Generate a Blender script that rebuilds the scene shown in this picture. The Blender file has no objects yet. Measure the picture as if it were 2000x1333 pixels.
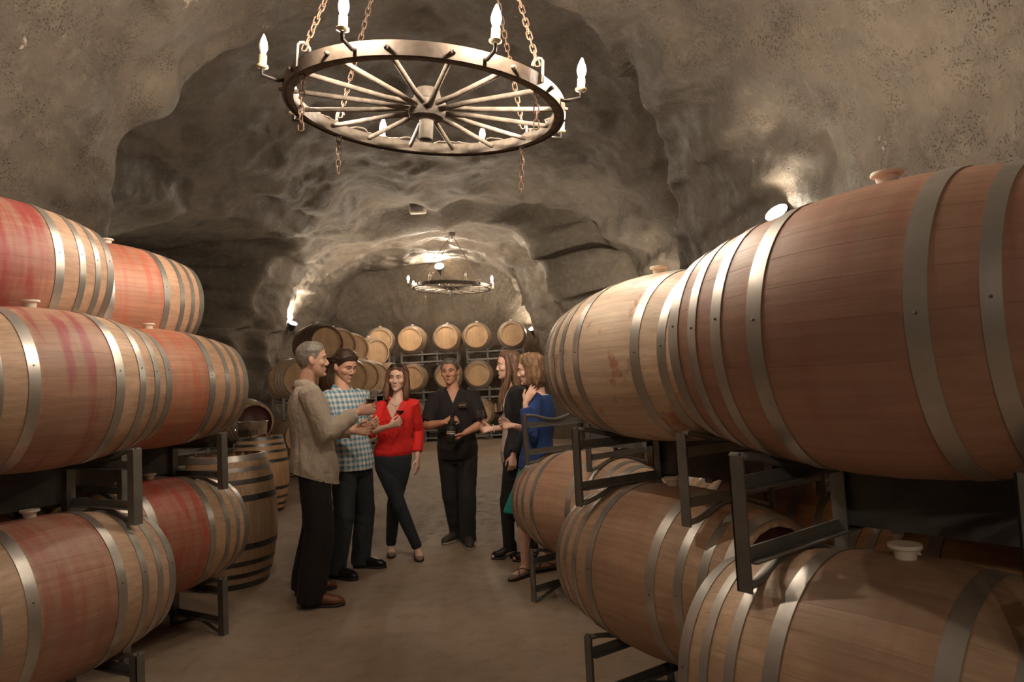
import bpy, bmesh, math, random
import numpy as np
from mathutils import Vector, Matrix, noise

R_ = math.radians
random.seed(11)
SC = bpy.context.scene
COL = SC.collection

# ------------------------------------------------------------------ camera
CAM_H, F_PX, ROLL, HOR = 1.42, 1333.3, R_(2.9), 752.0
PITCH = math.atan((HOR - 666.5) / F_PX)
_F = Vector((0, math.cos(PITCH), math.sin(PITCH)))
_U0 = Vector((0, -math.sin(PITCH), math.cos(PITCH)))
_R0 = Vector((1, 0, 0))
_R = _R0 * math.cos(ROLL) - _U0 * math.sin(ROLL)
_U = _R0 * math.sin(ROLL) + _U0 * math.cos(ROLL)
CPOS = Vector((0, 0, CAM_H))
cd = bpy.data.cameras.new('camera')
cd.sensor_width = 36.0
cd.lens = F_PX * 36.0 / 2000.0
cd.clip_start = 0.05
cd.clip_end = 100
cam = bpy.data.objects.new('camera', cd)
cam.matrix_world = Matrix(((_R.x, _U.x, -_F.x, CPOS.x), (_R.y, _U.y, -_F.y, CPOS.y), (_R.z, _U.z, -_F.z, CPOS.z), (0, 0, 0, 1)))
COL.objects.link(cam)
SC.camera = cam
cd.dof.use_dof = True
cd.dof.focus_distance = 3.6
cd.dof.aperture_fstop = 6.3


def at(px, py, Y):
    """world point seen at photo pixel (px,py) at depth Y"""
    d = _F * F_PX + _R * (px - 1000) - _U * (py - 666.5)
    return CPOS + d * (Y / d.y)


def on_floor(px, py, z=0.0):
    d = _F * F_PX + _R * (px - 1000) - _U * (py - 666.5)
    return CPOS + d * ((z - CAM_H) / d.z)


# ------------------------------------------------------------------ world + exposure
w = bpy.data.worlds.new('cave_air')
SC.world = w
w.use_nodes = True
w.node_tree.nodes['Background'].inputs[0].default_value = (0.9, 0.72, 0.55, 1)
w.node_tree.nodes['Background'].inputs[1].default_value = 0.02
SC.view_settings.view_transform = 'Standard'
SC.view_settings.look = 'None'
SC.view_settings.gamma = 1.0
SC.view_settings.use_curve_mapping = False
SC.view_settings.exposure = 0.12
BULB_W = 1600.0      # emission of a lit chandelier bulb
SPOT_W = 1500.0      # emission of the wall uplight lenses
LAMP_COL = (1.0, 0.83, 0.65)


# ------------------------------------------------------------------ helpers
def me_from(name, verts, faces, smooth=True):
    m = bpy.data.meshes.new(name)
    m.from_pydata([tuple(v) for v in verts], [], faces)
    m.update()
    if smooth:
        m.polygons.foreach_set('use_smooth', [True] * len(m.polygons))
    return m


def obj(name, me, mat=None, parent=None, loc=None):
    o = bpy.data.objects.new(name, me)
    COL.objects.link(o)
    if mat is not None and me is not None:
        if len(me.materials) == 0:
            me.materials.append(mat)
        elif me.materials[0] is not mat:
            o.material_slots[0].link = 'OBJECT'
            o.material_slots[0].material = mat
    if parent is not None:
        o.parent = parent
    if loc is not None:
        o.location = loc
    return o


def tag(o, label=None, cat=None, group=None, kind=None):
    if label: o['label'] = label
    if cat: o['category'] = cat
    if group: o['group'] = group
    if kind: o['kind'] = kind
    return o


def thing(name, label, cat, loc=(0, 0, 0), rz=0.0, group=None):
    o = bpy.data.objects.new(name, None)
    o.empty_display_size = 0.1
    COL.objects.link(o)
    o.location = loc
    o.rotation_euler = (0, 0, rz)
    return tag(o, label, cat, group)


class MB:
    """collects simple shapes into one mesh"""
    def __init__(s): s.v = []; s.f = []

    def add(s, v, f):
        b = len(s.v)
        s.v += [Vector(p) for p in v]
        s.f += [tuple(i + b for i in q) for q in f]
        return s

    def box(s, c, d, rot=None, bev=0.0):
        x, y, z = [k / 2 for k in d]
        if bev <= 0:
            v = [Vector((sx * x, sy * y, sz * z)) for sx in (-1, 1) for sy in (-1, 1) for sz in (-1, 1)]
            f = [(0, 1, 3, 2), (4, 6, 7, 5), (0, 4, 5, 1), (2, 3, 7, 6), (0, 2, 6, 4), (1, 5, 7, 3)]
        else:
            bm = bmesh.new()
            bmesh.ops.create_cube(bm, size=1)
            bmesh.ops.scale(bm, vec=d, verts=bm.verts)
            bmesh.ops.bevel(bm, geom=bm.edges[:], offset=bev, segments=2, affect='EDGES')
            bm.verts.ensure_lookup_table()
            v = [q.co.copy() for q in bm.verts]
            f = [tuple(q.index for q in fc.verts) for fc in bm.faces]
            bm.free()
        if rot is not None: v = [rot @ p for p in v]
        return s.add([p + Vector(c) for p in v], f)

    def tube(s, pts, rad, n=8, cap=True, closed=False, ref=None):
        pts = [Vector(p) for p in pts]
        k = len(pts)
        if not hasattr(rad, '__len__'): rad = [rad] * k
        v = []
        side = None
        for i, p in enumerate(pts):
            if closed: t = pts[(i + 1) % k] - pts[i - 1]
            else: t = pts[min(i + 1, k - 1)] - pts[max(i - 1, 0)]
            t.normalize()
            if side is None:
                side = Vector(ref) if ref is not None else (Vector((0, 0, 1)) if abs(t.z) < .9 else Vector((1, 0, 0)))
            side = side - t * side.dot(t)
            if side.length < 1e-6: side = t.orthogonal()
            side.normalize()
            b = t.cross(side)
            r = rad[i]
            ra, rb = r if hasattr(r, '__len__') else (r, r)
            for j in range(n):
                a = 2 * math.pi * j / n
                v.append(p + side * (ra * math.cos(a)) + b * (rb * math.sin(a)))
        f = []
        for i in range(k if closed else k - 1):
            for j in range(n):
                f.append((i * n + j, i * n + (j + 1) % n, ((i + 1) % k) * n + (j + 1) % n, ((i + 1) % k) * n + j))
        if cap and not closed:
            f.append(tuple(reversed(range(n))))
            f.append(tuple(range((k - 1) * n, k * n)))
        return s.add(v, f)

    def lathe(s, prof, n=24, c=(0, 0, 0), rot=None):
        """profile of (radius,height) turned about z"""
        v = []
        f = []
        for r, h in prof:
            for j in range(n):
                a = 2 * math.pi * j / n
                p = Vector((r * math.cos(a), r * math.sin(a), h))
                if rot is not None: p = rot @ p
                v.append(p + Vector(c))
        for i in range(len(prof) - 1):
            for j in range(n):
                f.append((i * n + j, i * n + (j + 1) % n, (i + 1) * n + (j + 1) % n, (i + 1) * n + j))
        if prof[0][0] > 1e-5: f.append(tuple(reversed(range(n))))
        if prof[-1][0] > 1e-5: f.append(tuple(range((len(prof) - 1) * n, len(prof) * n)))
        return s.add(v, f)

    def mesh(s, name, smooth=True):
        m = me_from(name, s.v, s.f, smooth)
        return m

    def obj(s, name, mat, parent=None, smooth=True, sharp=None, loc=None):
        m = s.mesh(name, smooth)
        if sharp:
            m.set_sharp_from_angle(angle=R_(sharp))
        return obj(name, m, mat, parent, loc)


# ------------------------------------------------------------------ materials
def new_mat(name):
    m = bpy.data.materials.new(name)
    m.use_nodes = True
    nt = m.node_tree
    return m, nt, nt.nodes['Principled BSDF']


def N(nt, t, **kw):
    n = nt.nodes.new(t)
    for k, v in kw.items():
        setattr(n, k, v)
    return n


def L(nt, a, b): nt.links.new(a, b)


def simple(name, col, rough=.6, metal=0.0, noise_amt=0.0, scale=20., bump=0.0, **kw):
    m, nt, b = new_mat(name)
    b.inputs['Base Color'].default_value = (*col, 1)
    b.inputs['Roughness'].default_value = rough
    b.inputs['Metallic'].default_value = metal
    for k, v in kw.items():
        b.inputs[k.replace('_', ' ')].default_value = v
    if noise_amt or bump:
        tc = N(nt, 'ShaderNodeTexCoord')
        nz = N(nt, 'ShaderNodeTexNoise')
        nz.inputs['Scale'].default_value = scale
        nz.inputs['Detail'].default_value = 5
        L(nt, tc.outputs['Object'], nz.inputs['Vector'])
        if noise_amt:
            mr = N(nt, 'ShaderNodeMapRange')
            mr.inputs[1].default_value = .3; mr.inputs[2].default_value = .7
            mr.inputs[3].default_value = 1 - noise_amt; mr.inputs[4].default_value = 1 + noise_amt
            L(nt, nz.outputs['Fac'], mr.inputs[0])
            mx = N(nt, 'ShaderNodeVectorMath', operation='SCALE')
            mx.inputs[0].default_value = col
            L(nt, mr.outputs[0], mx.inputs['Scale'])
            L(nt, mx.outputs[0], b.inputs['Base Color'])
        if bump:
            bp = N(nt, 'ShaderNodeBump')
            bp.inputs['Strength'].default_value = bump
            bp.inputs['Distance'].default_value = .01
            L(nt, nz.outputs['Fac'], bp.inputs['Height'])
            L(nt, bp.outputs[0], b.inputs['Normal'])
    return m


def math_n(nt, op, a, b=None, c=None, clamp=False):
    n = N(nt, 'ShaderNodeMath', operation=op)
    n.use_clamp = clamp
    for i, q in enumerate((a, b, c)):
        if q is None: continue
        if isinstance(q, (int, float)): n.inputs[i].default_value = q
        else: L(nt, q, n.inputs[i])
    return n.outputs[0]


def maprange(nt, v, a, b, c=0., d=1., smooth=True):
    n = N(nt, 'ShaderNodeMapRange')
    if smooth: n.interpolation_type = 'SMOOTHSTEP'
    L(nt, v, n.inputs[0])
    for i, q in zip((1, 2, 3, 4), (a, b, c, d)):
        n.inputs[i].default_value = q
    return n.outputs[0]


def noise_n(nt, vec, scale=(1, 1, 1), s=1., detail=4, rough=.55, off=(0, 0, 0)):
    mp = N(nt, 'ShaderNodeMapping')
    mp.inputs['Scale'].default_value = scale
    mp.inputs['Location'].default_value = off
    L(nt, vec, mp.inputs['Vector'])
    nz = N(nt, 'ShaderNodeTexNoise')
    nz.inputs['Scale'].default_value = s
    nz.inputs['Detail'].default_value = detail
    nz.inputs['Roughness'].default_value = rough
    L(nt, mp.outputs[0], nz.inputs['Vector'])
    return nz.outputs['Fac']


def mixc(nt, fac, a, b, mode='MIX'):
    n = N(nt, 'ShaderNodeMix', data_type='RGBA', blend_type=mode)
    if isinstance(fac, (int, float)): n.inputs[0].default_value = fac
    else: L(nt, fac, n.inputs[0])
    for i, q in ((6, a), (7, b)):
        if isinstance(q, tuple): n.inputs[i].default_value = (*q[:3], 1)
        else: L(nt, q, n.inputs[i])
    return n.outputs[2]


def wood(name, base, stain=(.35, .05, .04), amt=0.0, band=.155, streak=.5, seed=0., end_stain=0.0, blot=0.0, dark=.76, rough=.5):
    """oak staves; x runs along the barrel. A wine stain lies round the bilge."""
    m, nt, b = new_mat(name)
    tc = N(nt, 'ShaderNodeTexCoord').outputs['Object']
    oi = N(nt, 'ShaderNodeObjectInfo').outputs['Random']
    sx = N(nt, 'ShaderNodeSeparateXYZ'); L(nt, tc, sx.inputs[0])
    x = sx.outputs[0]
    # offset the grain per stave
    sh = N(nt, 'ShaderNodeCombineXYZ'); L(nt, math_n(nt, 'MULTIPLY', oi, 7.0), sh.inputs[0])
    L(nt, math_n(nt, 'MULTIPLY', oi, 3.0), sh.inputs[1])
    va = N(nt, 'ShaderNodeVectorMath', operation='ADD'); L(nt, tc, va.inputs[0]); L(nt, sh.outputs[0], va.inputs[1])
    g1 = noise_n(nt, va.outputs[0], (2.2, 55, 55), 1.0, 6, .62, (seed, 0, 0))
    g2 = noise_n(nt, va.outputs[0], (5, 160, 160), 1.0, 3, .6, (seed, 2, 0))
    big = noise_n(nt, tc, (3, 4, 4), 1.0, 3, .5, (seed * 3, 1, 5))
    col = mixc(nt, maprange(nt, g1, .32, .7), tuple(c * dark for c in base), base)
    col = mixc(nt, maprange(nt, g2, .5, .72, 0, .2), col, tuple(c * .55 for c in base))
    tone = math_n(nt, 'MULTIPLY_ADD', oi, .13, .92)
    tone = math_n(nt, 'MULTIPLY', tone, maprange(nt, big, .3, .7, .86, 1.1))
    sc = N(nt, 'ShaderNodeVectorMath', operation='SCALE'); L(nt, col, sc.inputs[0]); L(nt, tone, sc.inputs['Scale'])
    col = sc.outputs[0]
    if amt > 0:
        edge = noise_n(nt, tc, (30, 26, 26), 1.0, 4, .6, (seed, 3, 3))
        ax = math_n(nt, 'ABSOLUTE', x)
        ax = math_n(nt, 'ADD', ax, math_n(nt, 'MULTIPLY', math_n(nt, 'SUBTRACT', edge, .5), .05))
        inb = maprange(nt, ax, band + .012, band - .012)
        st = noise_n(nt, tc, (22, 2.2, 2.2), 1.0, 4, .55, (seed * 1.7, .4, 0))
        st2 = noise_n(nt, tc, (5, 5, 5), 1.0, 4, .6, (seed * 2.1, 4, 0))
        streaks = maprange(nt, st, .5 - .22 * (1 - streak), .66, .12, 1.0)
        k = math_n(nt, 'MULTIPLY', inb, streaks)
        k = math_n(nt, 'MULTIPLY', k, maprange(nt, st2, .28, .62, .45, 1.0))
        # the wash of spilt wine is stronger near the bung
        top = maprange(nt, sx.outputs[2], .1, .7, .55, 1.0)
        k = math_n(nt, 'MULTIPLY', math_n(nt, 'MULTIPLY', k, top), amt, clamp=True)
        wash = math_n(nt, 'MULTIPLY', inb, .42 * min(1, amt))
        col = mixc(nt, wash, col, mixc(nt, .75, col, stain, 'MULTIPLY'))
        col = mixc(nt, k, col, mixc(nt, .8, col, stain))
    if blot > 0:
        bl = noise_n(nt, tc, (9, 7, 7), 1.0, 5, .62, (seed, 7, 1))
        col = mixc(nt, maprange(nt, bl, .56, .66, 0, blot), col, mixc(nt, .7, col, stain))
        fl = noise_n(nt, tc, (60, 14, 14), 1.0, 3, .7, (seed, 1, 8))
        col = mixc(nt, maprange(nt, fl, .66, .72, 0, .4 * blot), col, tuple(c * .4 for c in base))
    L(nt, col, b.inputs['Base Color'])
    b.inputs['Roughness'].default_value = rough
    bp = N(nt, 'ShaderNodeBump'); bp.inputs['Strength'].default_value = .25; bp.inputs['Distance'].default_value = .004
    L(nt, g1, bp.inputs['Height']); L(nt, bp.outputs[0], b.inputs['Normal'])
    return m


def steel(name, col, rough=.34, seed=0., metal=1.0, stainamt=.25):
    m, nt, b = new_mat(name)
    tc = N(nt, 'ShaderNodeTexCoord').outputs['Object']
    oi = N(nt, 'ShaderNodeObjectInfo').outputs['Random']
    n1 = noise_n(nt, tc, (6, 6, 6), 1., 5, .6, (seed, 0, 0))
    n2 = noise_n(nt, tc, (300, 14, 14), 1., 3, .6)
    tone = math_n(nt, 'MULTIPLY', maprange(nt, n1, .3, .7, 1 - stainamt, 1.0), math_n(nt, 'MULTIPLY_ADD', oi, .2, .88))
    sc = N(nt, 'ShaderNodeVectorMath', operation='SCALE'); sc.inputs[0].default_value = col; L(nt, tone, sc.inputs['Scale'])
    L(nt, sc.outputs[0], b.inputs['Base Color'])
    b.inputs['Metallic'].default_value = metal
    L(nt, maprange(nt, n1, .3, .7, rough + .12, rough - .04), b.inputs['Roughness'])
    bp = N(nt, 'ShaderNodeBump'); bp.inputs['Strength'].default_value = .12; bp.inputs['Distance'].default_value = .002
    L(nt, n2, bp.inputs['Height']); L(nt, bp.outputs[0], b.inputs['Normal'])
    return m


def rock(name, c0, c1, pits=1.0):
    m, nt, b = new_mat(name)
    tc = N(nt, 'ShaderNodeTexCoord').outputs['Object']
    n1 = noise_n(nt, tc, (.55, .55, .9), 1., 6, .6)
    n2 = noise_n(nt, tc, (2.6, 2.6, 2.6), 1., 6, .62, (4, 0, 0))
    n3 = noise_n(nt, tc, (11, 11, 11), 1., 5, .65, (0, 7, 0))
    col = mixc(nt, maprange(nt, n1, .3, .7), c0, c1)
    col = mixc(nt, maprange(nt, n2, .35, .75, 0, .7), col, tuple(q * .62 for q in c0))
    col = mixc(nt, maprange(nt, n3, .45, .75, 0, .35), col, tuple(min(1, q * 1.35) for q in c1))
    # pale mineral flecks
    fl = noise_n(nt, tc, (3.4, 3.4, 3.4), 1., 4, .7, (9, 3, 1))
    col = mixc(nt, maprange(nt, fl, .70, .745, 0, .55), col, (.62, .54, .45))
    vo = N(nt, 'ShaderNodeTexVoronoi'); vo.inputs['Scale'].default_value = 52
    vo.inputs['Randomness'].default_value = 1.0
    wv = N(nt, 'ShaderNodeVectorMath', operation='ADD')
    nz = N(nt, 'ShaderNodeTexNoise'); nz.inputs['Scale'].default_value = 9; L(nt, tc, nz.inputs['Vector'])
    nsc = N(nt, 'ShaderNodeVectorMath', operation='SCALE'); L(nt, nz.outputs['Color'], nsc.inputs[0]); nsc.inputs['Scale'].default_value = .10
    L(nt, tc, wv.inputs[0]); L(nt, nsc.outputs[0], wv.inputs[1]); L(nt, wv.outputs[0], vo.inputs['Vector'])
    pit = maprange(nt, vo.outputs['Distance'], .08, .40)
    pm = maprange(nt, noise_n(nt, tc, (5, 5, 5), 1., 4, .6, (2, 2, 9)), .38, .66)
    fine = noise_n(nt, tc, (45, 45, 45), 1., 6, .7)
    b.inputs['Roughness'].default_value = .75
    L(nt, maprange(nt, n2, .3, .7, .9, .52), b.inputs['Roughness'])
    b.inputs['Specular IOR Level'].default_value = .4
    L(nt, col, b.inputs['Base Color'])
    h = math_n(nt, 'MULTIPLY', math_n(nt, 'SUBTRACT', pit, 1.0), math_n(nt, 'MULTIPLY', pm, 1.25 * pits))
    h = math_n(nt, 'ADD', h, math_n(nt, 'MULTIPLY', fine, .5))
    h = math_n(nt, 'ADD', h, math_n(nt, 'MULTIPLY', n3, 1.6))
    bp = N(nt, 'ShaderNodeBump'); bp.inputs['Strength'].default_value = .8; bp.inputs['Distance'].default_value = .022
    L(nt, h, bp.inputs['Height']); L(nt, bp.outputs[0], b.inputs['Normal'])
    return m


def emit(name, col, strength):
    m = bpy.data.materials.new(name)
    m.use_nodes = True
    nt = m.node_tree
    nt.nodes.remove(nt.nodes['Principled BSDF'])
    e = N(nt, 'ShaderNodeEmission')
    e.inputs[0].default_value = (*col, 1)
    e.inputs[1].default_value = strength
    L(nt, e.outputs[0], nt.nodes['Material Output'].inputs[0])
    return m


M = {}
M['rock'] = rock('shotcrete_rock', (.105, .085, .066), (.19, .156, .122))
M['rock_far'] = M['rock']
M['hoop'] = steel('galvanised_hoop', (.60, .575, .53), .36, 0., .78)
M['hoop_dark'] = steel('tarnished_hoop', (.20, .20, .20), .45, 3.0, .9, .45)
M['rivet'] = simple('rivet_steel', (.14, .13, .12), .5, .8)
M['rack'] = steel('rack_steel', (.27, .255, .23), .48, 5., .5, .3)
M['plate'] = steel('rack_plate', (.16, .155, .145), .55, 7., .5, .35)
M['bung'] = simple('silicone_bung', (.80, .72, .62), .45, Subsurface_Weight=.15)
M['iron'] = simple('weathered_wheel', (.085, .062, .045), .7, .2, .35, 14, .35)
M['spoke'] = simple('dusty_spoke', (.15, .122, .096), .75, .05, .35, 22, .3)
M['hub'] = simple('old_hub', (.10, .082, .065), .7, .2, .3, 20, .2)
M['rust'] = simple('rusty_chain', (.15, .09, .06), .75, .35, .35, 60)
M['arm'] = simple('black_pipe', (.06, .05, .045), .5, .5)
M['candle'] = simple('ivory_candle_tube', (.62, .52, .33), .5)
M['bulb'] = emit('lit_bulb', LAMP_COL, BULB_W)
M['bulb_off'] = simple('unlit_frosted_bulb', (.85, .82, .76), .25)
M['lens'] = emit('uplight_lens', (1.0, .86, .66), SPOT_W)
M['housing'] = simple('black_lamp_housing', (.03, .03, .03), .5)
M['wire'] = simple('pale_cable', (.18, .15, .12), .7)

OAK = (.62, .40, .235)
OAK_D = (.46, .275, .16)


# ------------------------------------------------------------------ cave shell
def sstep(a, b, x):
    t = np.clip((x - a) / (b - a), 0, 1)
    return t * t * (3 - 2 * t)


def floor_z(y):
    return 0.2 * float(sstep(7.0, 13.0, np.array(y)))


def build_cave():
    # rows along the tunnel, denser in the part the photo looks at
    ys = np.concatenate([np.linspace(-7, -.5, 26)[:-1], np.linspace(-.5, 5, 84)[:-1], np.linspace(5, 10.5, 96)[:-1],
                         np.linspace(10.5, 14.2, 80)[:-1], np.linspace(14.2, 17.4, 40)])
    nc = 300
    th = np.linspace(0, math.pi, nc)
    Yg, Tg = np.meshgrid(ys, th, indexing='ij')
    cs, sn = np.cos(Tg), np.sin(Tg)
    # the near vault ends on a slanting edge: later on the right, sooner over the crown and on the left
    yt = 6.0 + 4.2 * sstep(.25, 1.0, cs) - .3 * sstep(0, -1, cs)
    wob = np.array([[noise.noise((t * 2.2, 3.1, 0)) for t in th]])
    yt = yt + .35 * wob
    k = sstep(-.28, .28, Yg - yt)                      # 0 near vault, 1 crossing
    kl = sstep(12.75, 13.2, Yg)                      # arch wall
    ki = sstep(13.3, 14.0, Yg)                         # inner tunnel just past the lip
    right = 2.75 + .5 * k
    right = right * (1 - kl) + (1.12 + .12 * ki - .50 * sstep(14.2, 15.2, Yg)) * kl
    left = 3.5 + 1.75 * k
    left = left * (1 - kl) + (4.72 + .12 * ki) * kl
    crown = 4.85 + .45 * k - .45 * sstep(8.0, 12.4, Yg)
    crown = crown * (1 - kl) + (4.55 + .08 * ki) * kl
    cx = (right - left) / 2
    a = (right + left) / 2
    # superellipse section
    ex = .80 - .22 * kl
    X = cx + a * np.sign(cs) * np.abs(cs) ** ex
    Z = crown * sn ** (.72 - .12 * kl)
    # low side passage on the left of the crossing, under a ledge
    ledge = 3.15 + .19 * (Yg - 6)
    inside = sstep(5.7, 6.4, Yg) * (1 - sstep(11.6, 12.6, Yg)) * sstep(0.0, -.2, cs)
    wl = np.array([[noise.noise((y * .9, 7.7, 1.0)) for y in ys]]).T
    under = sstep(ledge + .12 + .3 * wl, ledge - .22 + .3 * wl, Z)
    X = X - 3.2 * inside * under
    P = np.stack([X, Yg, Z], -1)
    # rough relief
    out = np.empty_like(P)
    nr, ncol = Yg.shape
    cen = np.stack([cx, Yg, np.full_like(Yg, 1.2)], -1)
    D = P - cen
    D[..., 1] = 0
    D /= np.linalg.norm(D, axis=-1, keepdims=True)
    for i in range(nr):
        for j in range(ncol):
            p = Vector(P[i, j])
            q = p * .55
            r = noise.fractal(q, 1.0, 2.1, 3) * .13
            r += noise.fractal(Vector((p.x * 1.1 + 3, p.y * .8, p.z * 1.7)), .9, 2.1, 4) * (.04 if p.y < 5 else .09)
            rr = abs(noise.noise(Vector((p.x * .7 + 3, p.y * .5, p.z * 1.1))))
            r += noise.fractal(p * 1.7 + Vector((9, 1, 4)), 1.0, 2.1, 3) * .05
            r += .05 * min(1.0, rr * 5) * (.4 if p.y < 5 else 1.0)
            r += noise.fractal(p * 4.1, .9, 2.1, 3) * .016
            out[i, j] = P[i, j] + D[i, j] * r * 1.0
            if p.y > 4.5:
                out[i, j, 1] += .12 * noise.noise(p * .9 + Vector((5, 5, 5)))
                if p.y < 13.4:
                    wgt = min(1.0, (p.y - 4.5) / 2.0)
                    st = noise.noise(Vector((p.x * .45 + .2 * p.z, p.y * .35, p.z * 3.2 + .5 * noise.noise(Vector((p.x * .8, p.y * .5, 2.0))))))
                    st = .5 * math.tanh(3.2 * st)
                    out[i, j, 1] -= .26 * st * wgt
                    out[i, j] += D[i, j] * .15 * st * wgt
    out[:, 0, 2] = -.12
    out[:, -1, 2] = -.12
    V = out.reshape(-1, 3)
    idx = np.arange(nr * ncol).reshape(nr, ncol)
    q = np.stack([idx[:-1, :-1], idx[:-1, 1:], idx[1:, 1:], idx[1:, :-1]], -1)
    # vertex normals over the whole shell, so the pieces meet without a crease
    full = me_from('shell', V, [tuple(t) for t in q.reshape(-1, 4)])
    nrm = np.empty(len(V) * 3)
    full.vertices.foreach_get('normal', nrm)
    nrm = nrm.reshape(-1, 3)
    bpy.data.meshes.remove(full)

    def piece(name, rows, cols, kindname='structure'):
        sub = q[rows, :][:, cols].reshape(-1, 4)
        used, inv = np.unique(sub, return_inverse=True)
        inv = inv.reshape(-1, 4)
        m = me_from(name, V[used], [tuple(int(z) for z in t) for t in inv])
        m.normals_split_custom_set_from_vertices([tuple(t) for t in nrm[used]])
        o = obj(name, m, M['rock'])
        return tag(o, kind='structure')
    R = slice(0, nr - 1)
    tag(piece('wall_right', R, slice(0, 100)), 'rough shotcrete cave wall behind the near right barrels')
    tag(piece('ceiling', R, slice(100, 195)), 'rough vaulted rock ceiling above the wheel chandeliers')
    tag(piece('wall_left', R, slice(195, nc - 1)), 'rough cave wall with a dark ledge on the left')

    # end walls: the last section drawn in to its middle
    def cap(name, row, sgn, label):
        ring = out[row]
        c = Vector((float(ring[:, 0].mean()), float(ys[row]), 1.0))
        vs = []
        steps = 36
        for s in range(steps + 1):
            t = 1 - s / steps
            for j in range(ncol):
                p = Vector(ring[j]) * t + c * (1 - t) if s else Vector(ring[j])
                if s:
                    p.y = ring[j][1] * t + c.y * (1 - t) + sgn * .45 * (1 - t ** 4) + .14 * noise.fractal(p * .8, 1., 2., 4) * (1 - t ** 6)
                vs.append(p)
        fs = [(s * ncol + j, s * ncol + j + 1, (s + 1) * ncol + j + 1, (s + 1) * ncol + j) for s in range(steps) for j in range(ncol - 1)]
        tag(obj(name, me_from(name, vs, fs), M['rock']), label, kind='structure')
    cap('wall_back', -1, 1, 'far end wall of the cave behind the barrel rows')
    cap('wall_front', 0, -1, 'cave end wall behind the viewer')

    # floor
    m, nt, b = new_mat('cave_floor')
    tc = N(nt, 'ShaderNodeTexCoord').outputs['Object']
    n1 = noise_n(nt, tc, (.9, .9, 1), 1., 6, .6)
    n2 = noise_n(nt, tc, (9, 9, 1), 1., 6, .65, (4, 1, 0))
    n3 = noise_n(nt, tc, (60, 60, 1), 1., 4, .7)
    col = mixc(nt, maprange(nt, n1, .3, .7), (.29, .215, .155), (.39, .30, .22))
    col = mixc(nt, maprange(nt, n2, .5, .75, 0, .5), col, (.22, .155, .105))
    col = mixc(nt, maprange(nt, n3, .55, .8, 0, .3), col, (.50, .40, .30))
    L(nt, col, b.inputs['Base Color'])
    L(nt, maprange(nt, n2, .3, .7, .62, .85), b.inputs['Roughness'])
    bp = N(nt, 'ShaderNodeBump'); bp.inputs['Strength'].default_value = .35; bp.inputs['Distance'].default_value = .01
    L(nt, math_n(nt, 'ADD', n2, n3), bp.inputs['Height']); L(nt, bp.outputs[0], b.inputs['Normal'])
    fy = np.linspace(-8, 19, 136)
    fx = np.linspace(-8, 5, 66)
    vs = [(x, y, floor_z(y) + (.006 * noise.noise((x * 1.3, y * 1.3, 0)) if y > 7 else 0)) for y in fy for x in fx]
    k = len(fx)
    fs = [(i * k + j, i * k + j + 1, (i + 1) * k + j + 1, (i + 1) * k + j) for i in range(len(fy) - 1) for j in range(k - 1)]
    tag(obj('floor', me_from('floor', vs, fs), m), 'dusty brown concrete floor of the cave', kind='structure')


build_cave()

# ------------------------------------------------------------------ barrels
BL, RB, RH = .95, .35, .271
HOOPS = ((.1516, .1930), (.2730, .3060), (.361, .392), (.434, .475))


def brad(x, rb=RB, rh=RH, hl=BL / 2): return rb - (rb - rh) * (x / hl) ** 2


def barrel_meshes(n_stave, seed, rb=RB, rh=RH, ln=BL, lod=12, tag_=''):
    rnd = random.Random(seed)
    hl = ln / 2
    wds = [rnd.uniform(.75, 1.3) for _ in range(n_stave)]
    tot = sum(wds)
    out = []
    ang = -wds[0] / tot * math.pi
    thick = .027
    for k in range(n_stave):
        w_ = wds[k] / tot * 2 * math.pi
        a0, a1 = ang, ang + w_
        ang = a1
        e = .0013 / rb
        angs = [a0 + e * .12, a0 + e, (a0 + a1) / 2, a1 - e, a1 - e * .12]
        dr = [-.0006, 0, 0, 0, -.0006]
        v, f = [], []
        xs = [hl * math.sin(math.pi / 2 * (2 * i / lod - 1)) for i in range(lod + 1)]
        xs = [ (x * .6 + hl * (2 * i / lod - 1) * .4) for i, x in enumerate(xs)]
        na = len(angs)
        for x in xs:
            r = brad(x, rb, rh, hl)
            for a, d in zip(angs, dr):
                v.append(Vector((x, (r + d) * math.sin(a), rb + (r + d) * math.cos(a))))
        for i in range(lod):
            for j in range(na - 1):
                f.append((i * na + j, (i + 1) * na + j, (i + 1) * na + j + 1, i * na + j + 1))
        b = len(v)
        # inner face + joints (separate vertices keep the joint edge crisp)
        for x in xs:
            r = brad(x, rb, rh, hl)
            for a, d in ((angs[0], -.0006), (angs[0], -thick), (angs[-1], -thick), (angs[-1], -.0006)):
                v.append(Vector((x, (r + d) * math.sin(a), rb + (r + d) * math.cos(a))))
        for i in range(lod):
            for j in range(3):
                f.append((b + i * 4 + j, b + (i + 1) * 4 + j, b + (i + 1) * 4 + j + 1, b + i * 4 + j + 1))
        for s, base in ((0, 0), (1, lod)):
            c = [base * na + j for j in range(na)]
            inn = [b + base * 4 + 2, b + base * 4 + 1]
            q = c + inn
            f.append(tuple(q) if s == 0 else tuple(reversed(q)))
        me = me_from('stave' + tag_, v, f)
        me.set_sharp_from_angle(angle=R_(40))
        nr = []
        for x in xs:
            sl = 2 * (rb - rh) * x / hl ** 2
            for q_, a in enumerate(angs):
                aa = a + (-.45 if q_ == 0 else .45 if q_ == na - 1 else 0)
                nv = Vector((sl, math.sin(aa), math.cos(aa))).normalized()
                nr.append(tuple(nv))
        nr += [(0., 0., 0.)] * (len(v) - len(nr))
        me.normals_split_custom_set_from_vertices(nr)
        out.append(me)
    return out


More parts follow.
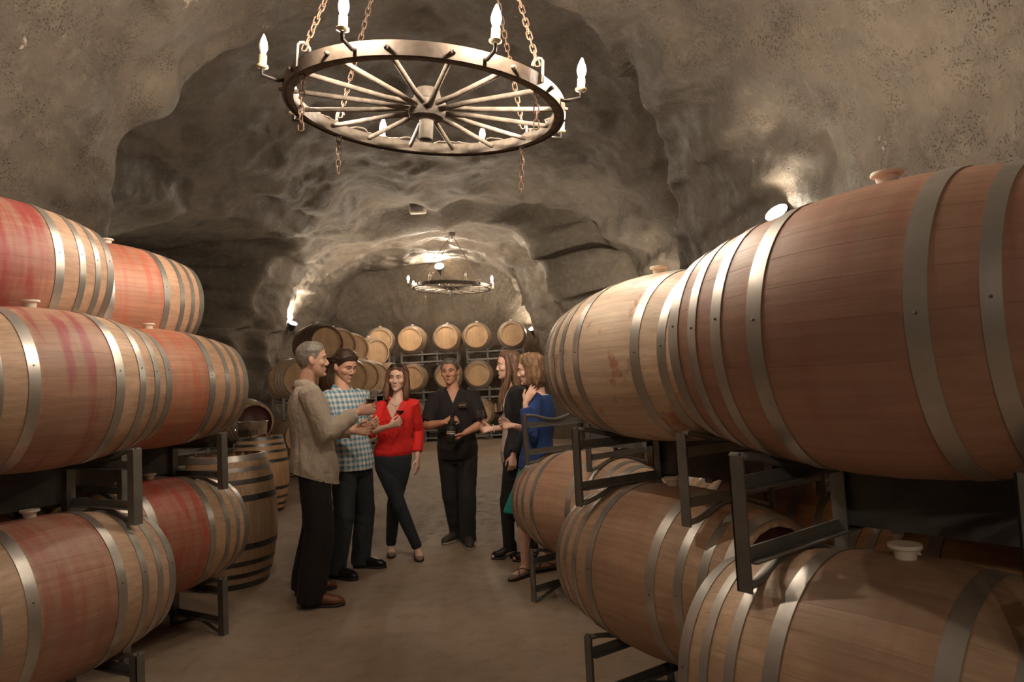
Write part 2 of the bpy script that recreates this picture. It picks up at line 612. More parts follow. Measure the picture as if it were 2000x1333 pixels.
def hoop_mesh(x0, x1, rb=RB, rh=RH, hl=BL / 2, t=.0022, n=72):
    v, f = [], []
    prof = [(x0, .0003), (x0, t), ((x0 + x1) / 2, t), (x1, t), (x1, .0003)]
    for x, d in prof:
        for j in range(n):
            a = 2 * math.pi * j / n
            r = brad(x, rb, rh, hl) + d
            v.append((x, r * math.sin(a), rb + r * math.cos(a)))
    for i in range(len(prof) - 1):
        for j in range(n):
            f.append((i * n + j, i * n + (j + 1) % n, (i + 1) * n + (j + 1) % n, (i + 1) * n + j))
    m = me_from('hoop', v, f)
    m.set_sharp_from_angle(angle=R_(40))
    return m


def head_meshes(rb=RB, rh=RH, hl=BL / 2, n=6, inset=.036):
    """planks of one head disc (towards +x)"""
    r = rh - .022
    x1 = hl - inset
    edges = [-r + 2 * r * i / n for i in range(n + 1)]
    out = []
    for k in range(n):
        y0, y1 = edges[k] + .0006, edges[k + 1] - .0006
        top, bot = [], []
        for i in range(7):
            y = y0 + (y1 - y0) * i / 6
            h = math.sqrt(max(0, r * r - y * y))
            top.append((y, h)); bot.append((y, -h))
        ring = top + bot[::-1]
        v = [(x1, y, rb + z) for y, z in ring] + [(x1 - .018, y, rb + z) for y, z in ring]
        c = len(ring)
        f = [tuple(range(c))] + [(i, (i + 1) % c, c + (i + 1) % c, c + i) for i in range(c)]
        out.append(me_from('head_plank', v, f, False))
    return out


STAVES = [barrel_meshes(24, s) for s in (1, 2, 3)]


def body_mesh(rb=RB, rh=RH, ln=BL, n=40, k=12):
    """whole stave shell as one mesh (for barrels too far away to tell the staves apart)"""
    hl = ln / 2
    mb = MB()
    xs = [-hl + ln * i / k for i in range(k + 1)]
    v, f = [], []
    prof = [(x, brad(x, rb, rh, hl)) for x in xs] + [(hl, rh - .024), (hl - .05, rh - .024)]
    prof = [(-hl + .05, rh - .024), (-hl, rh - .024)] + prof
    for x, r in prof:
        for j in range(n):
            a = 2 * math.pi * j / n
            v.append((x, r * math.sin(a), rb + r * math.cos(a)))
    for i in range(len(prof) - 1):
        for j in range(n):
            f.append((i * n + j, i * n + (j + 1) % n, (i + 1) * n + (j + 1) % n, (i + 1) * n + j))
    m = me_from('stave_shell', v, f)
    m.set_sharp_from_angle(angle=R_(35))
    return m


BODY = body_mesh()
HOOP_P = [hoop_mesh(a, b) for a, b in HOOPS]
HOOP_M = [hoop_mesh(-b, -a) for a, b in HOOPS]
HOOP_PF = [hoop_mesh(a, b, n=40) for a, b in HOOPS]
HOOP_MF = [hoop_mesh(-b, -a, n=40) for a, b in HOOPS]
HEAD_P = head_meshes()
HEAD_M = []
for hm in HEAD_P:
    c = hm.copy()
    c.transform(Matrix.Rotation(math.pi, 4, 'Z'))
    HEAD_M.append(c)
_b = MB().lathe([(.0, -.012), (.022, -.012), (.0245, .012), (.026, .020), (.036, .023), (.0375, .027), (.036, .032), (.0, .033)], 20)
BUNG = _b.mesh('bung')
BUNG.set_sharp_from_angle(angle=R_(50))
_b = MB().lathe([(.0036, 0), (.0033, .0014), (.002, .0022), (0, .0025)], 8)
RIVET = _b.mesh('rivet')


def barrel(label, x, y, z, phi, woodm, headm, name='wine_barrel', far=False, group=None, bung=True, heads=(1, 1), rivet_ang=None,
           layout=0, hoopm=None, cat='barrel', tilt=0.0, head_label=None, meshes=None):
    """z = height of the barrel's axis; phi = heading of its +x end (degrees)"""
    t = thing(name, label, cat, (x, y, z - RB), R_(phi), group)
    if tilt: t.rotation_euler.x = R_(tilt)
    hoopm = hoopm or M['hoop']
    if far:
        obj('stave_shell', BODY, woodm, t)
    else:
        for me in STAVES[layout % 3]:
            obj('stave', me, woodm, t)
    for i in range(4):
        for side, (P, PF, sg) in enumerate(((HOOP_P, HOOP_PF, 1), (HOOP_M, HOOP_MF, -1))):
            h = obj('hoop', (PF if far else P)[i], hoopm, t)
            if rivet_ang is not None and not far:
                xm = sg * (HOOPS[i][0] + HOOPS[i][1]) / 2
                a = R_(rivet_ang + (i * 3) % 5 + side * 4)
                rr = brad(xm) + .0022
                o = obj('rivet', RIVET, M['rivet'], h, (xm, rr * math.sin(a), RB + rr * math.cos(a)))
                o.rotation_euler = (-a, 0, 0)
    for flag, H in ((heads[0], HEAD_P), (heads[1], HEAD_M)):
        if flag:
            for me in H: obj('head_plank', me, headm, t)
    if bung:
        obj('bung', BUNG, M['bung'], t, (0, 0, 2 * RB))
    return t


# ------------------------------------------------------------------ barrel racks
PW = .83                     # spacing of the two barrels on a rack
SX = .30                     # the frames stand this far each side of the barrel's middle


def rack_meshes():
    """positions relative to the middle of barrel one, bottom of the posts at z=0; barrel axis at z=.62"""
    A = .62
    post = MB().box((.0, -.0185, .166), (.042, .005, .332)).box((-.0185, 0, .166), (.005, .042, .332)).mesh('post', False)
    capb = MB().tube([(0, 0, 0), (.026, 0, 0)], .014, 8).mesh('bolt', False)
    rl = PW + .48
    # angle-iron rail: upright leaf + flat leaf
    rail = MB().box((0, rl / 2 - .24, 0), (.006, rl, .034)).box((.016, rl / 2 - .24, -.016), (.036, rl, .005)).mesh('rail', False)
    def arc(z_end, z_mid, r=.011):
        pts = []
        for i in range(15):
            u = -1 + 2 * i / 14
            w_ = .5 + .5 * math.cos(math.pi * u)
            pts.append((0, u * .24, z_end + (z_mid - z_end) * w_))
        return MB().tube(pts, r, 8).mesh('saddle')
    saddle = arc(A - .293, A - .334)
    arch = arc(.012, .066)
    pocket = MB()
    ln = 2 * SX
    for y in (-.168, .168):
        pocket.box((0, y, 0), (ln, .006, .19))
    pocket.box((0, 0, .093), (ln, .33, .005)).box((0, 0, -.093), (ln, .33, .005))
    return dict(post=post, bolt=capb, rail=rail, saddle=saddle, arch=arch, pocket=pocket.mesh('fork_pocket', False))


RK = rack_meshes()


def rack(label, x, y, z, phi, group='two-barrel steel racks', far=False, lower=True):
    t = thing('barrel_rack', label, 'rack', (x, y, z), R_(phi), group)
    for sx in (-SX, SX):
        sg = 1 if sx > 0 else -1
        for yb in (0, PW):
            for yy in (-.24, .24):
                p = obj('post', RK['post'], M['rack'], t, (sx, yb + yy, 0))
                if not far:
                    bo = obj('bolt', RK['bolt'], M['rack'], p, (0 if sg > 0 else -.026, 0, .325))
            s1 = obj('saddle', RK['saddle'], M['rack'], t, (sx, yb, 0))
            if lower: obj('arched_foot', RK['arch'], M['rack'], t, (sx, yb, 0))
        for zz in (.085, .262):
            o = obj('rail', RK['rail'], M['rack'], t, (sx + sg * .008, 0, zz))
            if sg > 0: o.scale.x = -1
    obj('fork_pocket', RK['pocket'], M['plate'], t, (0, PW / 2, .178))
    return t


T1, T2 = .62, 1.505
TP = T2 - T1

# wood of each visible barrel
W = {}
W['LN3'] = wood('oak_crimson_wash', (.66, .42, .29), (.36, .03, .04), 1.7, .152, .1, 1.3)
W['LF3'] = wood('oak_orange_pink', (.68, .42, .28), (.56, .08, .05), 1.0, .155, .6, 2.9)
W['LN2'] = wood('oak_pink_streaks', (.66, .44, .30), (.30, .035, .055), 1.25, .152, .8, 4.2)
W['LF2'] = wood('oak_coral_bands', (.68, .42, .27), (.58, .10, .05), 1.0, .155, .6, 6.1)
W['LN1'] = wood('oak_rosy_top', (.60, .41, .28), (.36, .06, .065), 1.0, .152, .45, 7.7)
W['LF1'] = wood('oak_red_wash', (.64, .42, .27), (.48, .06, .055), 1.5, .156, .15, 9.4)
W['RN2'] = wood('oak_red_brown', (.48, .285, .195), (.32, .07, .06), .45, .60, .8, 11.5, dark=.82)
W['RF2'] = wood('oak_pale_blotched', (.76, .58, .42), (.42, .14, .08), 0, blot=1.0, seed=12.2)
W['RN1'] = wood('oak_umber', (.50, .34, .22), (.30, .09, .065), .3, .155, .6, 14.8)
W['RF1'] = wood('oak_warm_brown', (.56, .375, .25), (.40, .13, .085), .35, .155, .7, 16.4)
W['RT1'] = wood('oak_tan_rose', (.58, .385, .26), (.42, .13, .09), .4, .155, .7, 18.1)
W['oak'] = wood('oak_plain', OAK, seed=20.)
W['oak2'] = wood('oak_plain_warm', (.60, .365, .20), seed=22.)
W['oak_far'] = wood('oak_far_stack', (.58, .37, .205), seed=24., rough=.45)
W['dark'] = wood('oak_dark_lacquer', (.15, .06, .035), seed=26., rough=.22)
W['head'] = wood('oak_head', (.62, .40, .22), seed=28.)
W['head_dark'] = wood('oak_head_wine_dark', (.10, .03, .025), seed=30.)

PL, PLF, PR, PRN = 64.4, 60.0, -56.0, -52.4


def nvec(phi): return Vector((-math.sin(R_(phi)), math.cos(R_(phi))))


def stack(x1, y1, x2, y2, phi, w1, w2, lab1, lab2, lay, second=True, lab1b=None, lab2b=None, top=True, racklab=None, rivet=75, racktoplab=None, z0=0.0, hd=None):
    n = nvec(phi) * PW
    hd = hd or W['head']
    rack(racklab, x1, y1, z0, phi)
    barrel(lab1, x1, y1, T1 + z0, phi, w1, hd, layout=lay, rivet_ang=rivet)
    if second: barrel(lab1b, x1 + n.x, y1 + n.y, T1 + z0, phi, W['oak2'], hd, layout=lay + 1)
    rack(racktoplab, x2, y2, TP + z0, phi)
    if top:
        barrel(lab2, x2, y2, T2 + z0, phi, w2, hd, layout=lay + 2, rivet_ang=rivet)
        if lab2b: barrel(lab2b, x2 + n.x, y2 + n.y, T2 + z0, phi, W['oak2'], hd, layout=lay)


stack(-2.045, 2.88, -2.06, 2.91, PL, W['LN1'], W['LN2'],
      'oak barrel with rosy stained top at the lower left corner', 'pink streaked oak barrel in the middle of the near left stack', 0,
      lab1b='oak barrel hidden behind the rosy one at the lower left', lab2b='oak barrel hidden behind the pink streaked one on the left',
      racklab='steel floor rack under the rosy barrel at the lower left', racktoplab='steel rack under the pink streaked barrel on the left', rivet=-80)
stack(-2.19, 4.09, -2.13, 3.99, PLF, W['LF1'], W['LF2'],
      'strongly red washed barrel low on the left before the upright barrel', 'coral banded oak barrel in the middle of the second left stack', 1,
      lab1b='oak barrel hidden behind the red washed low one on the left', lab2b='oak barrel hidden behind the coral banded one on the left',
      racklab='steel floor rack beside the upright barrel on the left', racktoplab='steel rack between the red washed and coral banded barrels', rivet=-80)
for k, (bx, by, phi, lab) in enumerate(((-2.06, 2.91, PL, 'dark crimson washed barrel at the top left corner'), (-2.13, 3.99, PLF, 'orange pink barrel on top of the second left stack'))):
    n = nvec(phi) * (PW / 2)
    dz = math.sqrt(.7 ** 2 - (PW / 2) ** 2) + .003
    barrel(lab, bx + n.x, by + n.y, T2 + dz, phi, W['LN3' if k == 0 else 'LF3'], W['head'], layout=k + 1, rivet_ang=-80)
stack(.895, 1.63, .926, 1.625, PRN, W['RN1'], W['RN2'],
      'umber oak barrel cut by the lower right corner', 'huge red brown oak barrel filling the right edge', 2,
      lab1b='oak barrel mostly hidden behind the umber one at lower right', lab2b='oak barrel hidden behind the huge red brown one',
      racklab='steel floor rack under the umber barrel at lower right', racktoplab='steel rack under the huge red brown barrel', rivet=-88)
stack(.639, 2.88, .634, 2.86, PR, W['RF1'], W['RF2'],
      'warm brown barrel low on the right, dark right head showing', 'pale blotched oak barrel behind the huge one on the right', 0,
      lab1b='oak barrel hidden behind the warm brown low one on the right', lab2b='oak barrel hidden behind the pale blotched one on the right',
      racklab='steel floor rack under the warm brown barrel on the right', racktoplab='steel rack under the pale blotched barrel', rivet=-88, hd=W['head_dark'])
stack(.443, 4.46, .443, 4.46, -53, W['RT1'], None,
      'tan rose barrel low beside the woman in blue', None, 1, lab1b='oak barrel half hidden behind the tan rose low one', top=False,
      racklab='steel floor rack beside the sandalled feet of the woman in blue', racktoplab='empty steel rack in front of the blue cardigan', rivet=-88)

# wedges that keep the top left barrels from rolling
_w = MB().add([(-.06, -.03, 0), (.06, -.03, 0), (.06, .03, 0), (-.06, .03, 0), (.06, -.03, .055), (.06, .03, .055)],
              [(0, 3, 2, 1), (1, 2, 5, 4), (0, 1, 4), (3, 5, 2), (0, 4, 5, 3)])
WEDGE = _w.mesh('wooden_wedge', False)
for bx, by, phi, lab in ((-2.06, 2.91, PL, 'small wooden wedge on the pink streaked barrel'), (-2.13, 3.99, PLF, 'small wooden wedge on the coral banded barrel')):
    a = Vector((math.cos(R_(phi)), math.sin(R_(phi))))
    n = nvec(phi)
    p = Vector((bx, by)) + a * .12 + n * .075
    o = obj('wooden_wedge', WEDGE, W['oak2'])
    ang = math.asin(.075 / .345)
    o.matrix_world = Matrix.Translation((p.x, p.y, T2 + .345 * math.cos(ang) - .004)) @ Matrix.Rotation(R_(phi + 90), 4, 'Z') @ Matrix.Rotation(ang, 4, 'Y')
    tag(o, lab, 'wedge', 'wedges under the top barrels')

# ------------------------------------------------------------------ left far row, heads towards the viewer
AX = 124.0
ua = Vector((math.cos(R_(AX)), math.sin(R_(AX))))     # points away from the viewer
n = nvec(AX)
order = ('first', 'second', 'third', 'fourth')
GL = 'oak barrels along the left of the far tunnel'
for i, (hx, hy) in enumerate(((-2.62, 11.1), (-2.66, 12.25), (-2.70, 13.45), (-2.56, 14.85))):
    c = Vector((hx, hy)) + ua * .45
    z0 = floor_z(c.y)
    rack('%s floor rack counted from the men, left far row' % order[i], c.x, c.y, z0, AX, far=True, group='steel racks of the left far row')
    rack('%s upper rack counted from the men, left far row' % order[i], c.x, c.y, TP + z0, AX, far=True, group='steel racks of the left far row')
    for k, side in ((0, 'aisle side'), (1, 'wall side')):
        barrel('lowest oak barrel on the %s of the %s left far stack' % (side, order[i]), c.x + n.x * PW * k, c.y + n.y * PW * k, T1 + z0, AX, W['oak_far'], W['head'], far=True, group=GL, bung=False)
        barrel('middle oak barrel on the %s of the %s left far stack' % (side, order[i]), c.x + n.x * PW * k, c.y + n.y * PW * k, T2 + z0, AX, W['oak_far'], W['head'], far=True, group=GL, bung=False)
    lab = 'dark lacquered barrel with pale bung above the grey-haired man' if i == 0 else 'top oak barrel of the %s left far stack' % order[i]
    barrel(lab, c.x + n.x * PW / 2, c.y + n.y * PW / 2, T2 + z0 + .567, AX, W['dark' if i == 0 else 'oak_far'], W['head'], far=(i > 0), group=GL if i else None,
           hoopm=M['hoop_dark'] if i == 0 else None)

# ------------------------------------------------------------------ back rows across the end of the tunnel
GB = 'oak barrels across the back wall'
cols = [(736, -78), (801, -90), (864, -91), (930, -92), (994, -95)]
names_c = ('leftmost', 'second', 'third', 'fourth', 'rightmost')
yb_ = 16.2
zb = floor_z(16)
for k in (1, 3):
    pa, pb = at(cols[k][0], 660, yb_ - .45), at(cols[k + 1][0], 660, yb_ - .45)
    for tier in range(3):
        rack('%s steel rack at the back wall, %s pair of barrels' % (('floor', 'middle', 'upper')[tier], 'centre' if k == 1 else 'right'), pa.x, yb_, zb + tier * TP, -90, far=True, group='steel racks at the back wall')
pe = at(cols[0][0], 660, yb_ - .45)
for tier in range(3):
    rack('%s steel rack at the back wall, left pair of barrels' % ('floor', 'middle', 'upper')[tier], pe.x - PW, yb_, zb + tier * TP, -90, far=True, group='steel racks at the back wall')
for k, (px, ph) in enumerate(cols):
    if k == 0: X = pe.x
    else:
        base = at(cols[1 if k < 3 else 3][0], 660, yb_ - .45).x
        X = base + (PW if k in (2, 4) else 0)
    for tier in range(3):
        barrel('%s oak barrel in the %s row at the back wall' % (names_c[k], ('lowest', 'middle', 'top')[tier]), X, yb_, zb + T1 + tier * TP, -90 if k else -80,
               W['oak_far'], W['head'], far=True, group=GB, bung=(tier == 2))

# ------------------------------------------------------------------ upright barrels and what stands on them
def upright(label, x, y, z, woodm, layout, hoopm, scale=1.0, top_head=False, spin=0.0):
    t = barrel(label, 0, 0, 0, 0, woodm, W['head'], layout=layout, hoopm=hoopm, bung=False, heads=(1 if top_head else 0, 1), rivet_ang=-60)
    t.matrix_world = Matrix.Translation((x, y, z)) @ Matrix.Scale(scale, 4) @ Matrix.Translation((0, 0, BL / 2)) @ Matrix.Rotation(spin, 4, 'Z') @ Matrix.Rotation(-math.pi / 2, 4, 'Y') @ Matrix.Translation((0, 0, -RB))
    return t


p = at(450, 1135, 5.42)
upright('upright open oak barrel with worn black hoops beside the left stack', p.x, 5.42, 0, wood('oak_weathered', (.58, .40, .25), seed=40., blot=.3), 1, M['hoop_dark'], 1.04, spin=.6)
for o in [q for q in bpy.data.objects if q.parent and q.parent.get('label', '').startswith('upright open oak')]:
    if o.data in HOOP_P[2:]: o.material_slots[0].link = 'OBJECT'; o.material_slots[0].material = M['hoop']
p = at(511, 970, 8.5)
z0 = floor_z(8.5)
upright('upright oak barrel further back carrying a metal bucket', p.x, 8.5, z0, W['oak2'], 2, M['hoop_dark'], .96, True, 1.3)
bk = thing('bucket', 'shiny metal bucket standing on the far upright barrel', 'bucket', (p.x - .07, 8.45, z0 + .96 * .95 - .034))
M['chrome'] = simple('polished_steel', (.75, .72, .68), .12, 1.0)
MB().lathe([(0, .003), (.155, .003), (.16, 0), (.17, .10), (.178, .215), (.185, .222), (.178, .225), (.172, .215), (.160, .02), (0, .016)], 32).obj('bucket_body', M['chrome'], bk, sharp=50)
MB().tube([(.185 * math.cos(a), .185 * math.sin(a), .218) for a in [2 * math.pi * i / 32 for i in range(32)]], .006, 8, closed=True).obj('rim', M['chrome'], bk)
MB().tube([(-.178, 0, .19), (-.215, 0, .17), (-.215, 0, .12), (-.172, 0, .10)], .007, 8).obj('handle', M['chrome'], bk)

# open barrel lying beyond on two stacked racks, its mouth dark with wine
c = at(497, 830, 9.8)
z0 = floor_z(10.1)
ph = 130.0
dv = Vector((math.cos(R_(ph)), math.sin(R_(ph))))
c = Vector((c.x + dv.x * .45, c.y + dv.y * .45))
rack('lower of two empty racks under the open barrel', c.x, c.y, z0, ph, far=True, group='steel racks of the left far row')
rack('upper of two racks, right under the open barrel', c.x, c.y, z0 + .346, ph, far=True, group='steel racks of the left far row')
t = barrel('open barrel with wine dark inside and pale rim at far left', c.x, c.y, T1 + .346 + z0, ph, W['oak2'], W['head_dark'], far=False, heads=(1, 0), bung=False)
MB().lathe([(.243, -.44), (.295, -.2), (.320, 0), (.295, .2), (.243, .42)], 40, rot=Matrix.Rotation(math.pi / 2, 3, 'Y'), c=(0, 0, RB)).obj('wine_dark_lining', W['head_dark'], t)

# ------------------------------------------------------------------ chandeliers
BULB = MB().lathe([(.0105, 0), (.014, .010), (.0205, .030), (.0215, .042), (.018, .062), (.0105, .082), (.004, .097), (0, .101)], 12).mesh('bulb')
BULB2 = BULB.copy()
LINK = None


def link_mesh(l=.036, wd=.011, r=.0034):
    pts = []
    for i in range(14):
        a = 2 * math.pi * i / 14
        pts.append((wd * math.cos(a), 0, (l / 2 - wd) * (1 if math.sin(a) >= 0 else -1) + wd * math.sin(a)))
    return MB().tube(pts, r, 5, closed=True, ref=(0, 1, 0)).mesh('chain_link')


LINK = link_mesh(.046, .012, .0036)


def chain(parent, a, b, detail):
    a, b = Vector(a), Vector(b)
    d = b - a
    ln = d.length
    t = d.normalized()
    if detail:
        c = bpy.data.objects.new('chain', None)
        COL.objects.link(c)
        c.parent = parent
        q = Vector((0, 0, 1)).rotation_difference(t)
        k = int(ln / .036)
        for i in range(k):
            o = obj('chain_link', LINK, M['rust'], c, a + t * (.036 * (i + .5)))
            o.rotation_mode = 'QUATERNION'
            o.rotation_quaternion = q @ Matrix.Rotation(math.pi / 2 * (i % 2) + .2 * math.sin(i * 1.7), 3, 'Z').to_quaternion()
        return c
    mb = MB()
    k = int(ln / .07)
    for i in range(k):
        mb.tube([a + t * (.07 * i), a + t * (.07 * (i + .95))], .009 if i % 2 else .006, 5)
    return mb.obj('chain', M['rust'], parent)


def chandelier(label, c, R, apex_z, lit, detail, spin=0.0, tilt=(0, 0)):
    t = thing('wheel_chandelier', label, 'chandelier', c)
    t.rotation_euler = (R_(tilt[0]), R_(tilt[1]), 0)
    n = 96 if detail else 48
    # felloe with iron tyre
    def ring(r0, r1, z0, z1):
        mb = MB()
        prof = [(r0, z0), (r1, z0 + .004), (r1, z1 - .004), (r0, z1)]
        v, f = [], []
        for j in range(n):
            a = 2 * math.pi * j / n
            for r, z in prof: v.append((r * math.cos(a), r * math.sin(a), z))
        for j in range(n):
            for i in range(4):
                f.append((j * 4 + i, ((j + 1) % n) * 4 + i, ((j + 1) % n) * 4 + (i + 1) % 4, j * 4 + (i + 1) % 4))
        return mb.add(v, f)
    ring(R - .045, R - .004, -.030, .030).obj('felloe', M['spoke'], t, sharp=40)
    ring(R - .0038, R + .008, -.036, .036).obj('tyre', M['iron'], t, sharp=40)
    # hub
    MB().lathe([(0, -.155), (.032, -.155), (.036, -.15), (.036, -.06), (.05, -.05), (.085, -.045), (.098, -.02), (.098, .03), (.075, .045), (.06, .10), (.05, .105), (0, .105)], 28).obj('hub', M['hub'], t, sharp=40)
    for k in range(16):
        a = 2 * math.pi * (k + .5) / 16 + spin
        d = Vector((math.cos(a), math.sin(a), 0))
        MB().tube([d * .07 + Vector((0, 0, .012 if k % 2 else -.012)), d * .25, d * (R - .03)], [.015, .0135, .0125], 8).obj('spoke', M['spoke'], t)
        if detail:
            MB().tube([d * (R + .006), d * (R + .024)], [.012, .008], 8).obj('stud', M['iron'], t)
    for k in range(8):
        a = 2 * math.pi * (k + .5) / 8 + spin
        d = Vector((math.cos(a), math.sin(a), 0))
        b = d * (R + .105)
        ar = MB().tube([d * R + Vector((0, 0, .0)), d * (R + .03) + Vector((0, 0, -.012)), b + Vector((0, 0, -.002)), b + Vector((0, 0, .012)), b + Vector((0, 0, .035))], .0085, 8).obj('lamp_arm', M['arm'], t)
        MB().lathe([(.012, .030), (.027, .034), (.027, .041), (.0185, .046), (.0185, .090), (.012, .092)], 14, b).obj('candle_cup', M['candle'], ar)
        obj('bulb', BULB if k in lit else BULB2, M['bulb'] if k in lit else M['bulb_off'], ar, b + Vector((0, 0, .090)))
    # cable wound along the far half of the rim
    pts = []
    for i in range(80):
        a = R_(10) + R_(160) * i / 79
        r = R - .02 + .018 * math.sin(i * .9) + .01 * math.sin(i * 2.3)
        pts.append((r * math.cos(a), r * math.sin(a), .042 + .012 * math.sin(i * .55)))
    MB().tube(pts, .0045, 5).obj('cable', M['wire'], t)
    for k in range(4):
        a = math.pi / 4 + k * math.pi / 2 + spin + (.08 if k % 2 else -.12)
        d = Vector((math.cos(a), math.sin(a), 0))
        p0 = d * (R - .02) + Vector((0, 0, .05))
        # open hook over the rim
        pts = [p0 + d * (.03 * math.cos(q)) + Vector((0, 0, .035 + .03 * math.sin(q) - .09 * (q < .1))) for q in [0, .4, .9, 1.5, 2.1, 2.7, 3.1]]
        pts = [p0 + Vector((0, 0, -.085)), p0 + Vector((0, 0, -.02))] + pts
        MB().tube(pts, .0065, 6).obj('hook', M['wire'], t)
        top = Vector((d.x * .05, d.y * .05, apex_z - c[2] - .03))
        chain(t, p0 + Vector((0, 0, .03)), top, detail)
        tl = (.30, .22, .28, .18)[k]
        chain(t, p0 + Vector((0, 0, -.08)) , p0 + Vector((.004, 0, -.08 - tl)), detail)
    az = apex_z - c[2]
    MB().lathe([(.012, -.05), (.012, 0), (.06, 0), (.07, .02), (.07, .10), (0, .10)], 20, (0, 0, az)).obj('ceiling_plate', M['iron'], t, sharp=40)
    return t


bpy.context.view_layer.update()


def roof(p):
    """height of the rock above a point"""
    ok, loc, nn, fi = bpy.data.objects['ceiling'].ray_cast(Vector((p[0], p[1], 2.5)), Vector((0, 0, 1)))
    return loc.z if ok else 4.5


pc = at(834, 214, 3.43)
chandelier('near wagon wheel chandelier hanging on four rusty chains', pc, .70, roof(pc) - .07, (0, 2, 3, 5, 6, 7), True, spin=R_(5), tilt=(2.4, 5.2))
pf = at(882, 562, 13.9)
chandelier('small far wagon wheel chandelier inside the lit arch', pf, .80, roof(pf) - .07, (2, 3, 4, 7), False, tilt=(0, 3))
chandelier('unseen wagon wheel chandelier added behind the viewer', (pc.x + .5, -3.4, pc.z), .70, roof((pc.x + .5, -3.4)) - .07, (3, 5, 6), False)  # out-of-view wheel, added as a light source behind the camera


# ------------------------------------------------------------------ wall uplights
def wall_hit(px, py, back=.16):
    d = (_F * F_PX + _R * (px - 1000) - _U * (py - 666.5)).normalized()
    best = 99.
    for nm in ('wall_left', 'wall_right', 'ceiling', 'wall_back'):
        ok, loc, nn, fi = bpy.data.objects[nm].ray_cast(CPOS, d)
        if ok: best = min(best, (loc - CPOS).length)
    p_ = CPOS + d * (best - back)
    print('wall', px, py, tuple(round(q, 2) for q in p_))
    return p_


def uplight(label, pos, aim, r=.085, power=1.0):
    aim = Vector(aim).normalized()
    t = thing('uplight', label, 'lamp', pos)
    rot = Vector((0, 0, 1)).rotation_difference(aim).to_matrix()
    MB().lathe([(0, -.16), (.045, -.16), (.06, -.13), (r * .9, -.02), (r + .008, .0), (r + .008, .02), (r, .02), (r, .006), (r * .98, .004)], 28, rot=rot).obj('housing', M['housing'], t, sharp=40)
    MB().lathe([(r * .97, .004), (r * .8, .016), (r * .4, .028), (0, .032)], 24, rot=rot).obj('lens', M['lens'] if power == 1.0 else emit('uplight_lens', (1.0, .86, .66), SPOT_W * power), t)
    MB().tube([rot @ Vector((0, 0, -.12)), rot @ Vector((0, 0, -.12)) + Vector((0, .16, -.10))], .012, 8).obj('bracket', M['housing'], t)
    return t


uplight('left uplight at the foot of the lit far arch', wall_hit(572, 633, .22), (.38, -.35, .75), power=.9)
uplight('right uplight at the foot of the lit far arch', wall_hit(1040, 643, .22), (-.25, -.5, .75), power=.9)
uplight('round floodlight high on the back wall', wall_hit(858, 521, .2), (0, -.75, .6), .11)
uplight('uplight on the right wall behind the huge barrel', wall_hit(1518, 418, .26), (-.62, -.45, .65), .10, power=.10)
uplight('added uplight by the right wall of the crossing, hidden behind the barrels', (2.35, 10.6, 2.0), (-.35, .8, .5), .10, power=.55)  # hidden lamp added to brighten the rock right of the arch
uplight('added hidden uplight in the dark left side passage', (-5.6, 8.8, 1.9), (.5, .2, .8), .10, power=.16)  # hidden lamp added so the passage does not go black

# beige box high on the rock over the arch
p = wall_hit(815, 404, .22)
bx = thing('ceiling_box', 'beige rectangular box fixed to the rock above the far arch', 'box', p)
M['beige'] = simple('beige_plastic', (.62, .53, .40), .5)
M['grille'] = simple('grey_grille', (.22, .19, .16), .7, 0, .2, 60)
MB().box((0, .06, 0), (.30, .16, .22), bev=.012).obj('case', M['beige'], bx)
MB().box((-.01, -.024, -.018), (.245, .012, .155), bev=.004).obj('front_panel', M['grille'], bx)


# ================================================================== people
def solve_x(px, Y, z):
    k = (px - 1000) / F_PX
    zz = z - CAM_H
    return (k * (Y * _F.y + zz * _F.z) - Y * _R.y - zz * _R.z) / _R.x


def pt(px, z, Y): return Vector((solve_x(px, Y, z), Y, z))


def fwd(a): return Vector((math.cos(R_(a)), math.sin(R_(a)), 0))


def rgt(a): return Vector((math.sin(R_(a)), -math.cos(R_(a)), 0))


def loft(mb, rings, n=20, p=2.2):
    """rings of (centre, vecA, vecB): closed solid with superelliptic sections"""
    v, f = [], []
    for c, A, B in rings:
        for j in range(n):
            a = 2 * math.pi * j / n
            ca, sa = math.cos(a), math.sin(a)
            v.append(c + A * (math.copysign(abs(ca) ** (2 / p), ca)) + B * (math.copysign(abs(sa) ** (2 / p), sa)))
    k = len(rings)
    for i in range(k - 1):
        for j in range(n):
            f.append((i * n + j, i * n + (j + 1) % n, (i + 1) * n + (j + 1) % n, (i + 1) * n + j))
    f.append(tuple(reversed(range(n))))
    f.append(tuple(range((k - 1) * n, k * n)))
    return mb.add(v, f)


def ell(mb, c, r, rot=None, n=14, m=9):
    prof = [(math.sin(math.pi * i / m), -math.cos(math.pi * i / m)) for i in range(m + 1)]
    v, f = [], []
    for q, h in prof:
        for j in range(n):
            a = 2 * math.pi * j / n
            p_ = Vector((r[0] * q * math.cos(a), r[1] * q * math.sin(a), r[2] * h))
            v.append((rot @ p_ if rot is not None else p_) + Vector(c))
    for i in range(m):
        for j in range(n):
            f.append((i * n + j, i * n + (j + 1) % n, (i + 1) * n + (j + 1) % n, (i + 1) * n + j))
    return mb.add(v, f)


